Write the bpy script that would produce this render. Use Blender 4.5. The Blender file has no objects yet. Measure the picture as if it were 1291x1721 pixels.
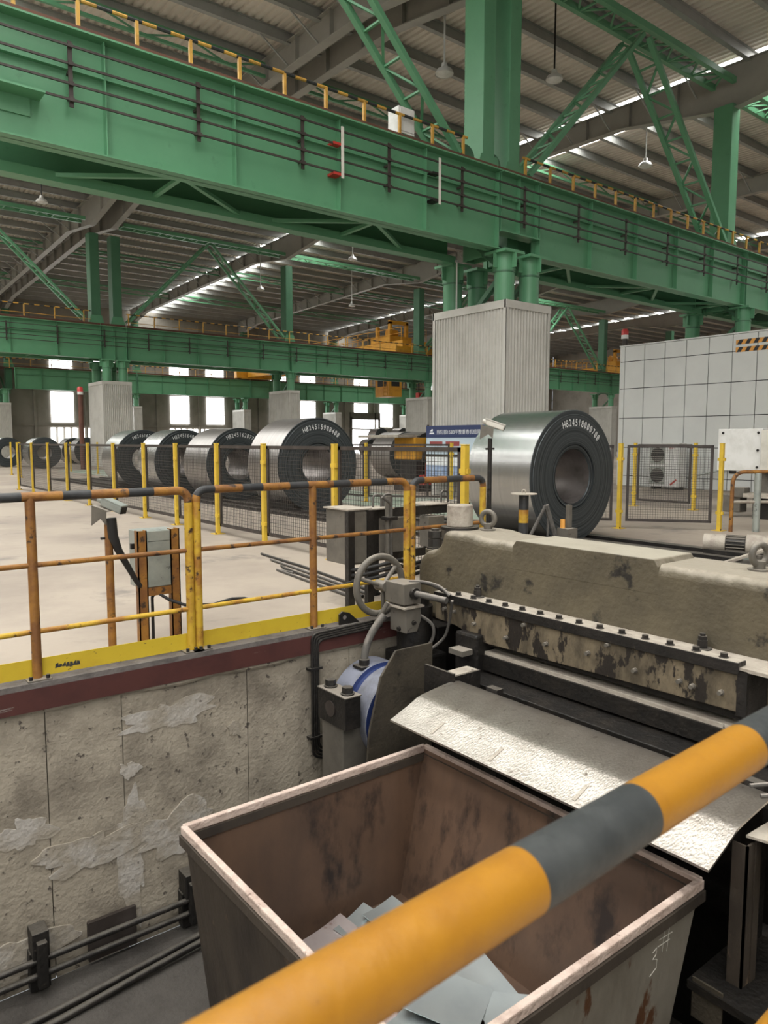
import bpy, math, random
from mathutils import Vector, Matrix
random.seed(7)
S = bpy.context.scene
COL = S.collection
D = bpy.data
# ---------------------------------------------------------------- camera
cam_d = D.cameras.new('camera'); cam = D.objects.new('camera', cam_d); COL.objects.link(cam)
cam_d.sensor_fit = 'VERTICAL'; cam_d.sensor_height = 36.0
cam_d.lens = 36.0 * 1238.0 / 1721.0
cam_d.clip_start = 0.02; cam_d.clip_end = 400
cam.location = (0, 0, 1.5)
_p = math.atan(118.5 / 1238.0)
cam.rotation_euler = (math.pi / 2 - _p, 0, math.radians(51.8 - 90))
cam_d.dof.use_dof = True; cam_d.dof.focus_distance = 8.0; cam_d.dof.aperture_fstop = 8.0
S.camera = cam
# ---------------------------------------------------------------- light and exposure
W = D.worlds.new('world'); S.world = W; W.use_nodes = True
W.node_tree.nodes['Background'].inputs[0].default_value = (0.90, 0.95, 1.0, 1)
W.node_tree.nodes['Background'].inputs[1].default_value = .5
SKYLIGHT = 9.5
WINDOW = 5.0
S.view_settings.view_transform = 'Standard'; S.view_settings.look = 'None'
S.view_settings.gamma = 1; S.view_settings.use_curve_mapping = False
S.view_settings.exposure = 0.0
S.cycles.use_denoising = True
S.cycles.max_bounces = 6; S.cycles.diffuse_bounces = 4; S.cycles.glossy_bounces = 3
S.cycles.caustics_reflective = False; S.cycles.caustics_refractive = False
S.cycles.sample_clamp_indirect = 6

# ---------------------------------------------------------------- materials
def M(name, base, rough=.6, metal=0., c2=None, scale=4., lo=.45, hi=.65, c3=None, s3=14., lo3=.6, hi3=.68,
      bump=0., bs=40., stretch=(1, 1, 1), emit=0., spec=.4, stretch3=None, dust=None):
    m = D.materials.new(name); m.use_nodes = True; N = m.node_tree.nodes; L = m.node_tree.links
    b = N['Principled BSDF']
    b.inputs['Roughness'].default_value = rough; b.inputs['Metallic'].default_value = metal
    b.inputs['Specular IOR Level'].default_value = spec
    b.inputs['Base Color'].default_value = (*base, 1)
    if emit:
        b.inputs['Emission Color'].default_value = (*base, 1); b.inputs['Emission Strength'].default_value = emit
        return m
    tc = N.new('ShaderNodeTexCoord')
    def mapped(st):
        mp = N.new('ShaderNodeMapping'); mp.inputs['Scale'].default_value = st
        L.new(tc.outputs['Object'], mp.inputs['Vector']); return mp.outputs[0]
    vec = mapped(stretch); col = None
    def layer(prev, color, sc, a, c, v):
        n = N.new('ShaderNodeTexNoise'); n.inputs['Scale'].default_value = sc; n.inputs['Detail'].default_value = 7
        n.inputs['Roughness'].default_value = .62; L.new(v, n.inputs['Vector'])
        r = N.new('ShaderNodeMapRange'); r.inputs[1].default_value = a; r.inputs[2].default_value = c
        L.new(n.outputs[0], r.inputs[0])
        x = N.new('ShaderNodeMix'); x.data_type = 'RGBA'
        L.new(r.outputs[0], x.inputs[0])
        if prev is None: x.inputs[6].default_value = (*base, 1)
        else: L.new(prev, x.inputs[6])
        x.inputs[7].default_value = (*color, 1)
        return x.outputs[2]
    if c2: col = layer(col, c2, scale, lo, hi, vec)
    if c3: col = layer(col, c3, s3, lo3, hi3, mapped(stretch3) if stretch3 else vec)
    if dust:                                    # settled dust on upward faces
        g = N.new('ShaderNodeNewGeometry'); sp = N.new('ShaderNodeSeparateXYZ'); L.new(g.outputs['Normal'], sp.inputs[0])
        n = N.new('ShaderNodeTexNoise'); n.inputs['Scale'].default_value = 9; n.inputs['Detail'].default_value = 6; L.new(vec, n.inputs['Vector'])
        ad = N.new('ShaderNodeMath'); ad.operation = 'MULTIPLY_ADD'; ad.inputs[1].default_value = .9; L.new(n.outputs[0], ad.inputs[0]); L.new(sp.outputs[2], ad.inputs[2])
        r = N.new('ShaderNodeMapRange'); r.inputs[1].default_value = .85; r.inputs[2].default_value = 1.35; r.inputs[4].default_value = dust[1]; L.new(ad.outputs[0], r.inputs[0])
        x = N.new('ShaderNodeMix'); x.data_type = 'RGBA'; L.new(r.outputs[0], x.inputs[0])
        if col is not None: L.new(col, x.inputs[6])
        else: x.inputs[6].default_value = (*base, 1)
        x.inputs[7].default_value = (*dust[0], 1); col = x.outputs[2]
    if col is not None: L.new(col, b.inputs['Base Color'])
    if bump:
        n = N.new('ShaderNodeTexNoise'); n.inputs['Scale'].default_value = bs; n.inputs['Detail'].default_value = 5
        L.new(vec, n.inputs['Vector'])
        bp = N.new('ShaderNodeBump'); bp.inputs['Strength'].default_value = bump; bp.inputs['Distance'].default_value = .02
        L.new(n.outputs[0], bp.inputs['Height']); L.new(bp.outputs[0], b.inputs['Normal'])
    return m

m_floor = M('shop_floor_concrete', (.37, .318, .262), .7, c2=(.285, .242, .202), scale=.45, lo=.42, hi=.6, c3=(.205, .182, .16), s3=1.1, lo3=.58, hi3=.70, bump=.2, bs=9)
m_greenfloor = M('green_floor_paint', (.30, .38, .30), .6, c2=(.4, .4, .35), scale=1.2)
m_pitwall = M('pit_concrete', (.36, .32, .255), .9, c2=(.19, .165, .13), scale=2.2, lo=.44, hi=.66, c3=(.085, .072, .06), s3=15, lo3=.60, hi3=.66, bump=.5, bs=30)
m_patch = M('pale_mortar', (.43, .405, .37), .9, c2=(.33, .295, .24), scale=4, lo=.40, hi=.56, c3=(.10, .085, .07), s3=18, lo3=.64, hi3=.7, bump=.6, bs=25)
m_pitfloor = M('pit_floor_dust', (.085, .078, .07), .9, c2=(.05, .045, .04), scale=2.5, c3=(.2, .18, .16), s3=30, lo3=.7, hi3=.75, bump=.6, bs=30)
m_maroon = M('maroon_channel_paint', (.085, .03, .026), .6, c2=(.065, .024, .022), scale=4, c3=(.21, .185, .17), s3=5, lo3=.66, hi3=.68, stretch3=(.35, 1, 2.2))
m_greycurb = M('grey_curb', (.17, .155, .145), .85, c2=(.1, .09, .085), scale=7, bump=.4)
m_yel = M('worn_yellow_paint', (.56, .36, .035), .5, c2=(.34, .155, .03), scale=4, lo=.45, hi=.6, c3=(.055, .03, .018), s3=15, lo3=.60, hi3=.66, bump=.2, bs=50)
m_yelrust = M('rusty_yellow_paint', (.33, .155, .03), .55, c2=(.19, .082, .028), scale=5, lo=.4, hi=.6, c3=(.05, .03, .02), s3=12, lo3=.57, hi3=.64, bump=.2, bs=50)
m_toe = M('toe_board_yellow', (.60, .44, .035), .5, c2=(.52, .36, .03), scale=3, c3=(.10, .07, .03), s3=26, lo3=.65, hi3=.69, stretch=(1, 1, 1.4))
m_postyel = M('fence_post_yellow', (.66, .46, .05), .5, c2=(.55, .36, .05), scale=5, c3=(.15, .09, .04), s3=20, lo3=.66, hi3=.71)
m_black = M('black_band_paint', (.028, .03, .032), .5, c2=(.05, .05, .052), scale=5, c3=(.2, .12, .05), s3=16, lo3=.68, hi3=.72)
m_fgyel = M('handrail_amber_paint', (.35, .16, .012), .42, c2=(.28, .12, .010), scale=14, lo=.45, hi=.75, c3=(.09, .055, .03), s3=28, lo3=.71, hi3=.76, bump=.06, bs=90)
m_fgblk = M('handrail_black_paint', (.032, .036, .037), .5, c2=(.055, .06, .06), scale=18, lo=.4, hi=.7, bump=.08, bs=90)
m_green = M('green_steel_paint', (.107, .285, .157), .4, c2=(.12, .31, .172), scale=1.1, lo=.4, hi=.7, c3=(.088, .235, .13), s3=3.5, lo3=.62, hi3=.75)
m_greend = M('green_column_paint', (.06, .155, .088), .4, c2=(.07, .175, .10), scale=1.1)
m_roof = M('roof_sheet', (.70, .65, .585), .5, c2=(.60, .555, .50), scale=.8, c3=(.42, .375, .34), s3=2.2, lo3=.6, hi3=.75, stretch=(1, .25, 1))
m_greysteel = M('grey_roof_steel', (.33, .335, .32), .5, c2=(.28, .285, .27), scale=1.2)
m_rafter = M('rafter_grey_paint', (.33, .322, .29), .5, c2=(.29, .282, .255), scale=1.)
m_dark = M('dark_oily_steel', (.012, .011, .010), .5, c2=(.022, .019, .017), scale=6, c3=(.06, .048, .036), s3=18, lo3=.64, hi3=.72, bump=.4, bs=30, dust=((.13, .118, .10), .7))
m_frame = M('dark_brown_frame', (.04, .032, .028), .5, c2=(.06, .05, .045), scale=6)
m_olive = M('olive_machine_paint', (.118, .10, .066), .55, c2=(.085, .073, .05), scale=3., lo=.4, hi=.65, c3=(.022, .02, .017), s3=3.6, lo3=.60, hi3=.66, bump=.4, bs=24, dust=((.34, .305, .245), .9))
m_oliveworn = M('worn_olive_paint', (.185, .15, .10), .5, c2=(.085, .07, .048), scale=5, lo=.42, hi=.6, c3=(.022, .018, .015), s3=9, lo3=.52, hi3=.56, stretch=(1, 1, .5), bump=.4, bs=30)
m_pale = M('pale_dusty_steel', (.42, .38, .32), .6, c2=(.30, .26, .22), scale=7, c3=(.08, .07, .06), s3=16, lo3=.66, hi3=.72, bump=.4, bs=30)
m_pad = M('machined_pad', (.40, .37, .30), .5, c2=(.34, .31, .25), scale=3, bump=.1)
m_rust = M('rusty_bin_plate', (.14, .085, .056), .5, c2=(.09, .058, .042), scale=2.2, lo=.38, hi=.62, c3=(.03, .022, .019), s3=5, lo3=.55, hi3=.7, stretch=(1, 1, .5), bump=.12, bs=16)
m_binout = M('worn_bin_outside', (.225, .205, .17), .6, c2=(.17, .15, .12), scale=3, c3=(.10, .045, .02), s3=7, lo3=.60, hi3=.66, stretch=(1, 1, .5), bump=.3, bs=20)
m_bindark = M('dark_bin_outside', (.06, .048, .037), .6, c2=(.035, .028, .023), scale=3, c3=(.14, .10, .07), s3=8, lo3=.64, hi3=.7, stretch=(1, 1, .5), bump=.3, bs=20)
m_rim = M('scraped_rim', (.56, .45, .39), .6, c2=(.42, .32, .27), scale=9, c3=(.15, .10, .08), s3=22, lo3=.64, hi3=.7, bump=.5, bs=40)
m_chute = M('scuffed_chute_plate', (.58, .54, .49), .33, .93, c2=(.46, .42, .375), scale=5, lo=.4, hi=.7, c3=(.25, .21, .17), s3=20, lo3=.62, hi3=.72, stretch=(.8, 1.6, 1), bump=.16, bs=60)
m_scrap = M('bright_sheet_scrap', (.62, .69, .70), .3, .75, c2=(.55, .62, .64), scale=3)
m_scrap2 = M('tarnished_sheet_scrap', (.50, .44, .43), .35, .6, c2=(.40, .31, .29), scale=4, c3=(.3, .2, .17), s3=9, lo3=.62, hi3=.7)
m_clad = M('galvanised_cladding', (.56, .55, .51), .5, .1, c2=(.48, .47, .43), scale=1.2)
m_panel = M('pale_house_panel', (.68, .70, .68), .4, c2=(.62, .64, .625), scale=.6)
m_joint = M('panel_joint', (.06, .06, .06), .8)
m_wall = M('brown_wall_sheet', (.27, .25, .215), .7, c2=(.21, .195, .165), scale=.5)
m_white = M('white_paint', (.72, .72, .70), .5, c2=(.62, .62, .59), scale=4)
m_cream = M('cream_paint', (.62, .60, .54), .5, c2=(.52, .50, .44), scale=4)
m_grey = M('grey_box_paint', (.14, .128, .108), .5, c2=(.10, .092, .078), scale=4, c3=(.06, .05, .045), s3=14, lo3=.64, hi3=.7, dust=((.30, .27, .23), .8))
m_dust = M('dusty_black_steel', (.03, .028, .025), .5, c2=(.05, .046, .04), scale=9, dust=((.2, .18, .15), .7))
m_oilshade = M('oily_recess_shade_casting', (.011, .010, .009), .45, c2=(.02, .017, .014), scale=6, c3=(.05, .038, .026), s3=20, lo3=.66, hi3=.73, bump=.4, bs=30)  # oily black with the recess shade put into the colour, no dust layer
m_grime = M('grimy_olive_plate', (.065, .055, .04), .6, c2=(.04, .034, .026), scale=4, c3=(.012, .011, .01), s3=6, lo3=.6, hi3=.7, bump=.3)
m_zinc = M('zinc_box', (.36, .39, .36), .4, .3, c2=(.27, .30, .28), scale=5, c3=(.05, .045, .04), s3=10, lo3=.66, hi3=.7)
m_rubber = M('black_rubber', (.02, .02, .02), .6)
m_hose = M('dusty_hose', (.10, .094, .085), .8, c2=(.06, .056, .05), scale=9, dust=((.30, .27, .24), .8))
m_blue = M('blue_paint', (.02, .035, .12), .4)
m_drum = M('grey_drum_paint', (.21, .225, .28), .4, c2=(.09, .09, .095), scale=4, lo=.4, hi=.7)
m_red = M('red_paint', (.45, .04, .03), .5)
m_redlens = M('red_lens', (.60, .06, .06), .3)
m_crane = M('crane_yellow', (.70, .34, .03), .45, c2=(.58, .27, .03), scale=2)
m_orange = M('hazard_orange', (.75, .36, .08), .5)
m_signblue = M('sign_navy', (.04, .055, .13), .4)
m_signpale = M('sign_pale_blue', (.50, .60, .68), .4)
m_signwhite = M('sign_white', (.8, .82, .84), .4)
m_signred = M('sign_red_print', (.30, .07, .07), .4)
m_signmid = M('sign_mid_blue', (.24, .33, .52), .4, c2=(.40, .48, .62), scale=6)
m_ink = M('white_stencil_ink', (.78, .80, .80), .6)
m_winpane = M('daylit_or_fill_window', (1, 1, 1), emit=WINDOW)
m_sky = M('daylit_or_fill_roof_pane', (1, .99, .96), emit=SKYLIGHT)
m_lampsh = M('lamp_aluminium', (.6, .6, .58), .35, .4)
m_mesh = M('mesh_wire', (.05, .045, .04), .5)
m_bore = M('coil_bore_steel', (.32, .29, .28), .4, .8, c2=(.22, .2, .19), scale=3)
m_rustbeam = M('rusty_rail_deck', (.14, .06, .04), .7, c2=(.09, .04, .03), scale=1)

def coil_side_mat():
    m = M('rolled_strip_steel', (.60, .615, .61), .27, .95, c2=(.50, .51, .505), scale=3, lo=.3, hi=.7, stretch=(.05, 9, .05))
    return m
m_coil = coil_side_mat()
m_coild = M('brownish_strip_steel', (.46, .445, .435), .33, .92, c2=(.34, .32, .31), scale=3, lo=.3, hi=.7, stretch=(.05, 9, .05))
def coil_face_mat():
    m = D.materials.new('coil_edge_windings'); m.use_nodes = True; N = m.node_tree.nodes; L = m.node_tree.links
    b = N['Principled BSDF']; b.inputs['Metallic'].default_value = .5; b.inputs['Roughness'].default_value = .45
    tc = N.new('ShaderNodeTexCoord'); sp = N.new('ShaderNodeSeparateXYZ'); L.new(tc.outputs['Object'], sp.inputs[0])
    z = N.new('ShaderNodeMath'); z.operation = 'SUBTRACT'; L.new(sp.outputs[2], z.inputs[0]); z.inputs[1].default_value = .98
    cb = N.new('ShaderNodeCombineXYZ'); L.new(sp.outputs[0], cb.inputs[0]); L.new(z.outputs[0], cb.inputs[1])
    ln = N.new('ShaderNodeVectorMath'); ln.operation = 'LENGTH'; L.new(cb.outputs[0], ln.inputs[0])
    n1 = N.new('ShaderNodeTexNoise'); n1.noise_dimensions = '1D'; n1.inputs['Scale'].default_value = 34; n1.inputs['Detail'].default_value = 4
    L.new(ln.outputs['Value'], n1.inputs['W'])
    r = N.new('ShaderNodeValToRGB'); r.color_ramp.elements[0].position = .32; r.color_ramp.elements[1].position = .72
    r.color_ramp.elements[0].color = (.03, .036, .039, 1); r.color_ramp.elements[1].color = (.10, .115, .122, 1)
    L.new(n1.outputs[0], r.inputs[0]); L.new(r.outputs[0], b.inputs['Base Color'])
    bp = N.new('ShaderNodeBump'); bp.inputs['Strength'].default_value = .35; bp.inputs['Distance'].default_value = .01
    L.new(n1.outputs[0], bp.inputs['Height']); L.new(bp.outputs[0], b.inputs['Normal'])
    return m
m_cface = coil_face_mat()

# ---------------------------------------------------------------- mesh builder
V = Vector
class MB:
    def __init__(s): s.v = []; s.f = []; s.m = []; s.k = 0
    def add(s, vs, fs):
        o = len(s.v); s.v += [tuple(p) for p in vs]
        for q in fs: s.f.append(tuple(i + o for i in q)); s.m.append(s.k)
        return s
    def hexa(s, c):
        return s.add(c, [(0, 3, 2, 1), (4, 5, 6, 7), (0, 1, 5, 4), (1, 2, 6, 5), (2, 3, 7, 6), (3, 0, 4, 7)])
    def box(s, x0, x1, y0, y1, z0, z1):
        return s.hexa([(x0, y0, z0), (x1, y0, z0), (x1, y1, z0), (x0, y1, z0), (x0, y0, z1), (x1, y0, z1), (x1, y1, z1), (x0, y1, z1)])
    def obox(s, c, a, b, d):
        c, a, b, d = V(c), V(a), V(b), V(d)
        return s.hexa([c - a - b - d, c + a - b - d, c + a + b - d, c - a + b - d, c - a - b + d, c + a - b + d, c + a + b + d, c - a + b + d])
    def bar(s, p, q, w, h, up=(0, 0, 1)):
        p, q = V(p), V(q); d = (q - p).normalized(); x = d.cross(V(up))
        if x.length < 1e-4: x = d.cross(V((1, 0, 0)))
        x.normalize(); y = x.cross(d)
        return s.obox((p + q) / 2, x * w / 2, (q - p) / 2, y * h / 2)
    def tube(s, pts, r, n=10, bands=None):
        pts = [V(p) for p in pts]; N = len(pts); R = r if isinstance(r, (list, tuple)) else [r] * N
        o = len(s.v); t = (pts[1] - pts[0]).normalized()
        x = t.cross(V((0, 0, 1)))
        if x.length < 1e-3: x = t.cross(V((1, 0, 0)))
        x.normalize()
        for i, p in enumerate(pts):
            a = (pts[i] - pts[max(i - 1, 0)]); b = (pts[min(i + 1, N - 1)] - pts[i])
            t = ((a.normalized() if a.length > 1e-9 else V()) + (b.normalized() if b.length > 1e-9 else V())).normalized()
            x = (x - t * x.dot(t)).normalized(); y = t.cross(x)
            for j in range(n):
                an = 2 * math.pi * j / n; s.v.append(tuple(p + (x * math.cos(an) + y * math.sin(an)) * R[i]))
        for i in range(N - 1):
            k = bands[i] if bands else s.k
            for j in range(n):
                s.f.append((o + i * n + j, o + i * n + (j + 1) % n, o + (i + 1) * n + (j + 1) % n, o + (i + 1) * n + j)); s.m.append(k)
        s.f.append(tuple(o + j for j in range(n))[::-1]); s.m.append(bands[0] if bands else s.k)
        s.f.append(tuple(o + (N - 1) * n + j for j in range(n))); s.m.append(bands[-1] if bands else s.k)
        return s
    def cyl(s, p, q, r, n=16, r2=None): return s.tube([p, q], [r, r if r2 is None else r2], n)
    def lathe(s, o, d, prof, n=32, ref=(0, 0, 1)):      # prof: (radius, height along d)
        o, d = V(o), V(d).normalized(); x = d.cross(V(ref))
        if x.length < 1e-3: x = d.cross(V((1, 0, 0)))
        x.normalize(); y = d.cross(x); b = len(s.v)
        for r, h in prof:
            for j in range(n):
                a = 2 * math.pi * j / n; s.v.append(tuple(o + d * h + (x * math.cos(a) + y * math.sin(a)) * r))
        for i in range(len(prof) - 1):
            for j in range(n):
                s.f.append((b + i * n + j, b + i * n + (j + 1) % n, b + (i + 1) * n + (j + 1) % n, b + (i + 1) * n + j)); s.m.append(s.k)
        return s
    def torus(s, c, nrm, R, r, n=40, k=10, a0=0, a1=2 * math.pi):
        c = V(c); nrm = V(nrm).normalized(); x = nrm.cross(V((0, 0, 1)))
        if x.length < 1e-3: x = V((1, 0, 0))
        x.normalize(); y = nrm.cross(x); b = len(s.v)
        for i in range(n):
            a = 2 * math.pi * i / n; e = x * math.cos(a) + y * math.sin(a)
            for j in range(k):
                t = 2 * math.pi * j / k; s.v.append(tuple(c + e * (R + r * math.cos(t)) + nrm * r * math.sin(t)))
        for i in range(n):
            for j in range(k):
                s.f.append((b + i * k + j, b + ((i + 1) % n) * k + j, b + ((i + 1) % n) * k + (j + 1) % k, b + i * k + (j + 1) % k)); s.m.append(s.k)
        return s
    def prism(s, poly, ext):                            # poly: planar 3D outline, extruded by ext
        e = V(ext); n = len(poly); a = [V(p) for p in poly]
        s.add(a + [p + e for p in a], [tuple(range(n))[::-1], tuple(range(n, 2 * n))] + [(i, (i + 1) % n, n + (i + 1) % n, n + i) for i in range(n)])
        return s
    def bolt(s, c, d, r, h):                            # hexagon head on a washer
        c, d = V(c), V(d).normalized()
        s.cyl(c, c + d * h * .18, r * 1.25, 12); s.cyl(c + d * h * .18, c + d * h, r, 6); return s
    def build(s, name, mat, parent=None, smooth=None, bevel=0):
        me = D.meshes.new(name)
        o0 = V((0, 0, 0))
        if parent is not None: o0 = root_of(parent)
        elif s.v:
            xs = list(zip(*s.v)); o0 = V(((min(xs[0]) + max(xs[0])) / 2, (min(xs[1]) + max(xs[1])) / 2, min(xs[2])))
        me.from_pydata([tuple(V(p) - o0) for p in s.v], [], s.f)
        for m in (mat if isinstance(mat, (list, tuple)) else [mat]): me.materials.append(m)
        me.polygons.foreach_set('material_index', s.m)
        import bmesh
        bm = bmesh.new(); bm.from_mesh(me); bmesh.ops.recalc_face_normals(bm, faces=bm.faces); bm.to_mesh(me); bm.free()
        if smooth is not None:
            me.polygons.foreach_set('use_smooth', [True] * len(me.polygons)); me.set_sharp_from_angle(angle=math.radians(smooth))
        me.update()
        o = D.objects.new(name, me); COL.objects.link(o)
        if parent is not None: o.parent = parent
        else: o.location = o0
        if bevel:
            b = o.modifiers.new('bevel', 'BEVEL'); b.width = bevel; b.segments = 2; b.limit_method = 'ANGLE'
        return o
def root_of(o):
    t = V((0, 0, 0))
    while o is not None: t += o.location; o = o.parent
    return t
def tag(o, label=None, cat=None, group=None, kind=None):
    if label: o['label'] = label
    if cat: o['category'] = cat
    if group: o['group'] = group
    if kind: o['kind'] = kind
    return o
def thing(name, loc, label, cat, group=None, kind=None):
    o = D.objects.new(name, None); COL.objects.link(o); o.location = loc; o.empty_display_size = .1
    return tag(o, label, cat, group, kind)
def dup(o, loc=None, label=None, rotz=None, parent=None):
    c = o.copy(); COL.objects.link(c)
    if parent is not None: c.parent = parent
    if loc is not None: c.location = loc
    if rotz is not None: c.rotation_euler = (0, 0, rotz)
    if label: c['label'] = label
    for ch in list(o.children): dup(ch, parent=c)
    return c
def part(parent, name, mat, smooth=None, bevel=0, **kw):
    mb = MB()
    for k, a in kw.items():
        for args in (a if isinstance(a, list) else [a]): getattr(mb, k)(*args)
    return mb.build(name, mat, parent, smooth, bevel)
def parts(parent, name, mat, smooth=None, bevel=0, **kw):
    for k, a in kw.items():
        for args in a: part(parent, name, mat, smooth, bevel, **{k: args})
def fillet(pts, rad, n=6):
    pts = [V(p) for p in pts]; out = [pts[0]]
    for i in range(1, len(pts) - 1):
        a = (pts[i - 1] - pts[i]).normalized(); b = (pts[i + 1] - pts[i]).normalized()
        for k in range(n + 1):
            t = k / n; out.append((pts[i] + a * rad) * (1 - t) ** 2 + pts[i] * 2 * t * (1 - t) + (pts[i] + b * rad) * t * t)
    return out + [pts[-1]]
def text_mesh(chars, place, size, mat, parent, name='lettering', xs=1.0, off=0.0):
    """chars: list of (char, frame) where frame(u, v) gives the 3D point of glyph coordinates"""
    mb = MB()
    for ch, fr in chars:
        c = D.curves.new('glyph', 'FONT'); c.body = ch; c.align_x = 'CENTER'; c.size = size; c.offset = off
        o = D.objects.new('glyph', c); COL.objects.link(o)
        dg = bpy.context.evaluated_depsgraph_get(); me = D.meshes.new_from_object(o.evaluated_get(dg))
        mb.add([fr(v.co.x * xs, v.co.y) for v in me.vertices], [tuple(p.vertices) for p in me.polygons])
        D.objects.remove(o); D.curves.remove(c); D.meshes.remove(me)
    return mb.build(name, mat, parent)
ORD = ['first', 'second', 'third', 'fourth', 'fifth', 'sixth', 'seventh', 'eighth', 'ninth', 'tenth', 'eleventh', 'twelfth', 'thirteenth', 'fourteenth', 'fifteenth', 'sixteenth']

# ================================================================ SETTING
PX0, PX1, PY0, PY1, PZ = -5.0, 4.95, .56, 4.85, -1.98      # the pit
fl = MB()
fl.box(-33, 95, PY1 + .09, 77, -.3, 0); fl.box(-33, 95, -17, PY0, -.3, 0)
fl.box(-33, PX0, PY0, PY1 + .09, -.3, 0); fl.box(PX1, 95, PY0, PY1 + .09, -.3, 0)
tag(fl.build('floor', m_floor), kind='structure')
tag(part(None, 'floor_pit', m_pitfloor, box=(PX0, PX1, PY0, PY1, PZ - .2, PZ)), kind='structure')
tag(part(None, 'floor_green_lane', m_greenfloor, box=[(10.2, 13.2, 9.2, 40, 0, .006)]), kind='structure')
# pit wall: cast panels with open joints between them
wl = thing('wall_pit_far', (0, PY1, PZ), None, None, kind='structure')
part(wl, 'backing', m_dark, box=(PX0, PX1, PY1 + .06, PY1 + .088, PZ, -.17))
xs = [PX0, -2.2, -.55, 1.10, 1.578, 2.512, 3.45, PX1]
for i in range(len(xs) - 1):
    part(wl, 'panel', m_pitwall, box=(xs[i] + .003, xs[i + 1] - .003, PY1 + random.uniform(0, .006), PY1 + .07, PZ, -.17))
random.seed(11)
def blob(cx, cz, rx, rz, seed, n=28, y=PY1 - .003, j=.25):
    rr = random.Random(seed); ph = [rr.uniform(0, 6.3) for _ in range(5)]
    P = []
    for i in range(n):
        a = 2 * math.pi * i / n; k = 1 + j * sum(math.sin((q + 2) * a + ph[q % 5] * (1 + q // 5)) / (q + 2) ** .75 for q in range(14))
        P.append((cx + rx * k * math.cos(a), y, cz + rz * k * math.sin(a)))
    return P
for (cx, cz, rx, rz, sd) in [(1.92, -.40, .30, .10, 1), (1.62, -1.30, .11, .42, 2), (.95, -.95, .16, .10, 3), (1.62, -.72, .06, .06, 4), (2.4, -.62, .05, .05, 5), (1.95, -1.25, .30, .16, 6), (1.35, -1.2, .3, .13, 7), (.7, -1.75, .45, .16, 8)]:
    part(wl, 'mortar_patch', m_patch, prism=(blob(cx, cz, rx, rz, sd, y=PY1 - .001 - .0012 * sd, n=72), (0, .02, 0)))
wr = thing('wall_pit_end', (PX1, PY0, PZ), None, None, kind='structure')
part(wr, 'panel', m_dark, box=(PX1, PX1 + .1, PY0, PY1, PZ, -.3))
tag(part(None, 'wall_pit_near', m_pitwall, box=(PX0, PX1, PY0 - .1, PY0, PZ, -.3)), kind='structure')
tag(part(None, 'wall_pit_left', m_pitwall, box=(PX0 - .1, PX0, PY0, PY1, PZ, -.3)), kind='structure')
# maroon edge channel + grey grout lip
t1 = thing('trim_1', (-1, PY1, -.17), None, None, kind='structure')
part(t1, 'edge_channel', m_maroon, box=(PX0, 4.0, PY1 - .035, PY1 + .02, -.165, -.025))
part(t1, 'grout_lip', m_greycurb, box=(PX0, PX1, PY1 - .03, PY1 + .12, -.024, .012))
part(t1, 'grout_bead', m_pitwall, tube=([(PX0 + .25 * i, PY1 - .005, -.172 - .012 * math.sin(i * 2.1) - .008 * math.sin(i * 5.7)) for i in range(36)], .02, 6))

# ---------------- roof
ROW = [14.2, 45.4, 76.6]
def zt(y): return 15.0 + .02 * (y - 14.2) if y < 45.4 else 15.624 - .025 * (y - 45.4)
FRAMES = [1.9, 14.05, 15.3, 27.2, 39.4, 51.6, 63.8, 76.0, 88.2]
ceil = thing('ceiling', (0, 0, 14), None, None, kind='structure')
SKYX = [(-21.6, -18.8), (-9.4, -6.6), (-3.3, -.5), (2.8, 5.6), (27.4, 30.2), (51.8, 54.6), (76.2, 79.0)]  # first three strips are unseen, added to light the pit and girder
def roof_strip(x0, x1, y0, y1):
    mb = MB(); n = max(1, int((x1 - x0) / .28)); dx = (x1 - x0) / n; prof = []
    for i in range(n):
        x = x0 + i * dx; prof += [(x, 0), (x + dx * .45, 0), (x + dx * .55, .07), (x + dx * .9, .07)]
    prof.append((x1, 0)); k = len(prof)
    vs = [(x, y, zt(y) + .32 + h) for y in (y0, y1) for x, h in prof]
    mb.add(vs, [(i, i + 1, k + i + 1, k + i) for i in range(k - 1)])
    mb.add([(x0, y0, zt(y0) + .45), (x1, y0, zt(y0) + .45), (x1, y1, zt(y1) + .45), (x0, y1, zt(y1) + .45)], [(0, 1, 2, 3)])
    return mb
segs = []; x = -33.0
for a, b in SKYX: segs.append((x, a)); x = b
segs.append((x, 95.0))
for a, b in segs:
    for y0, y1 in ((-17, 14.2), (14.2, 45.4), (45.4, 77)): roof_strip(a, b, y0, y1).build('roof_sheet', m_roof, ceil)
for a, b in SKYX:
    y = -17.0
    while y < 76.5:
        y2 = min(y + 3.8, 77)
        if y < 45.4 < y2: y2 = 45.4
        MB().add([(a, y, zt(y) + .40), (b, y, zt(y) + .40), (b, y2, zt(y2) + .40), (a, y2, zt(y2) + .40)], [(0, 1, 2, 3)]).build('skylight_or_fill_pane', m_sky, ceil)
        y = y2
py = -16.9 + .1; PUR = []
while py < 76.5: PUR.append(py); py += 1.9
for y in PUR:
    z = zt(y)
    mb = MB(); mb.box(-33, 95, y - .012, y + .012, z - .05, z + .29); mb.box(-33, 95, y - .09, y + .09, z - .06, z - .045); mb.box(-33, 95, y - .09, y + .09, z + .29, z + .305)
    mb.build('purlin', m_greysteel, ceil)
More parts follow.
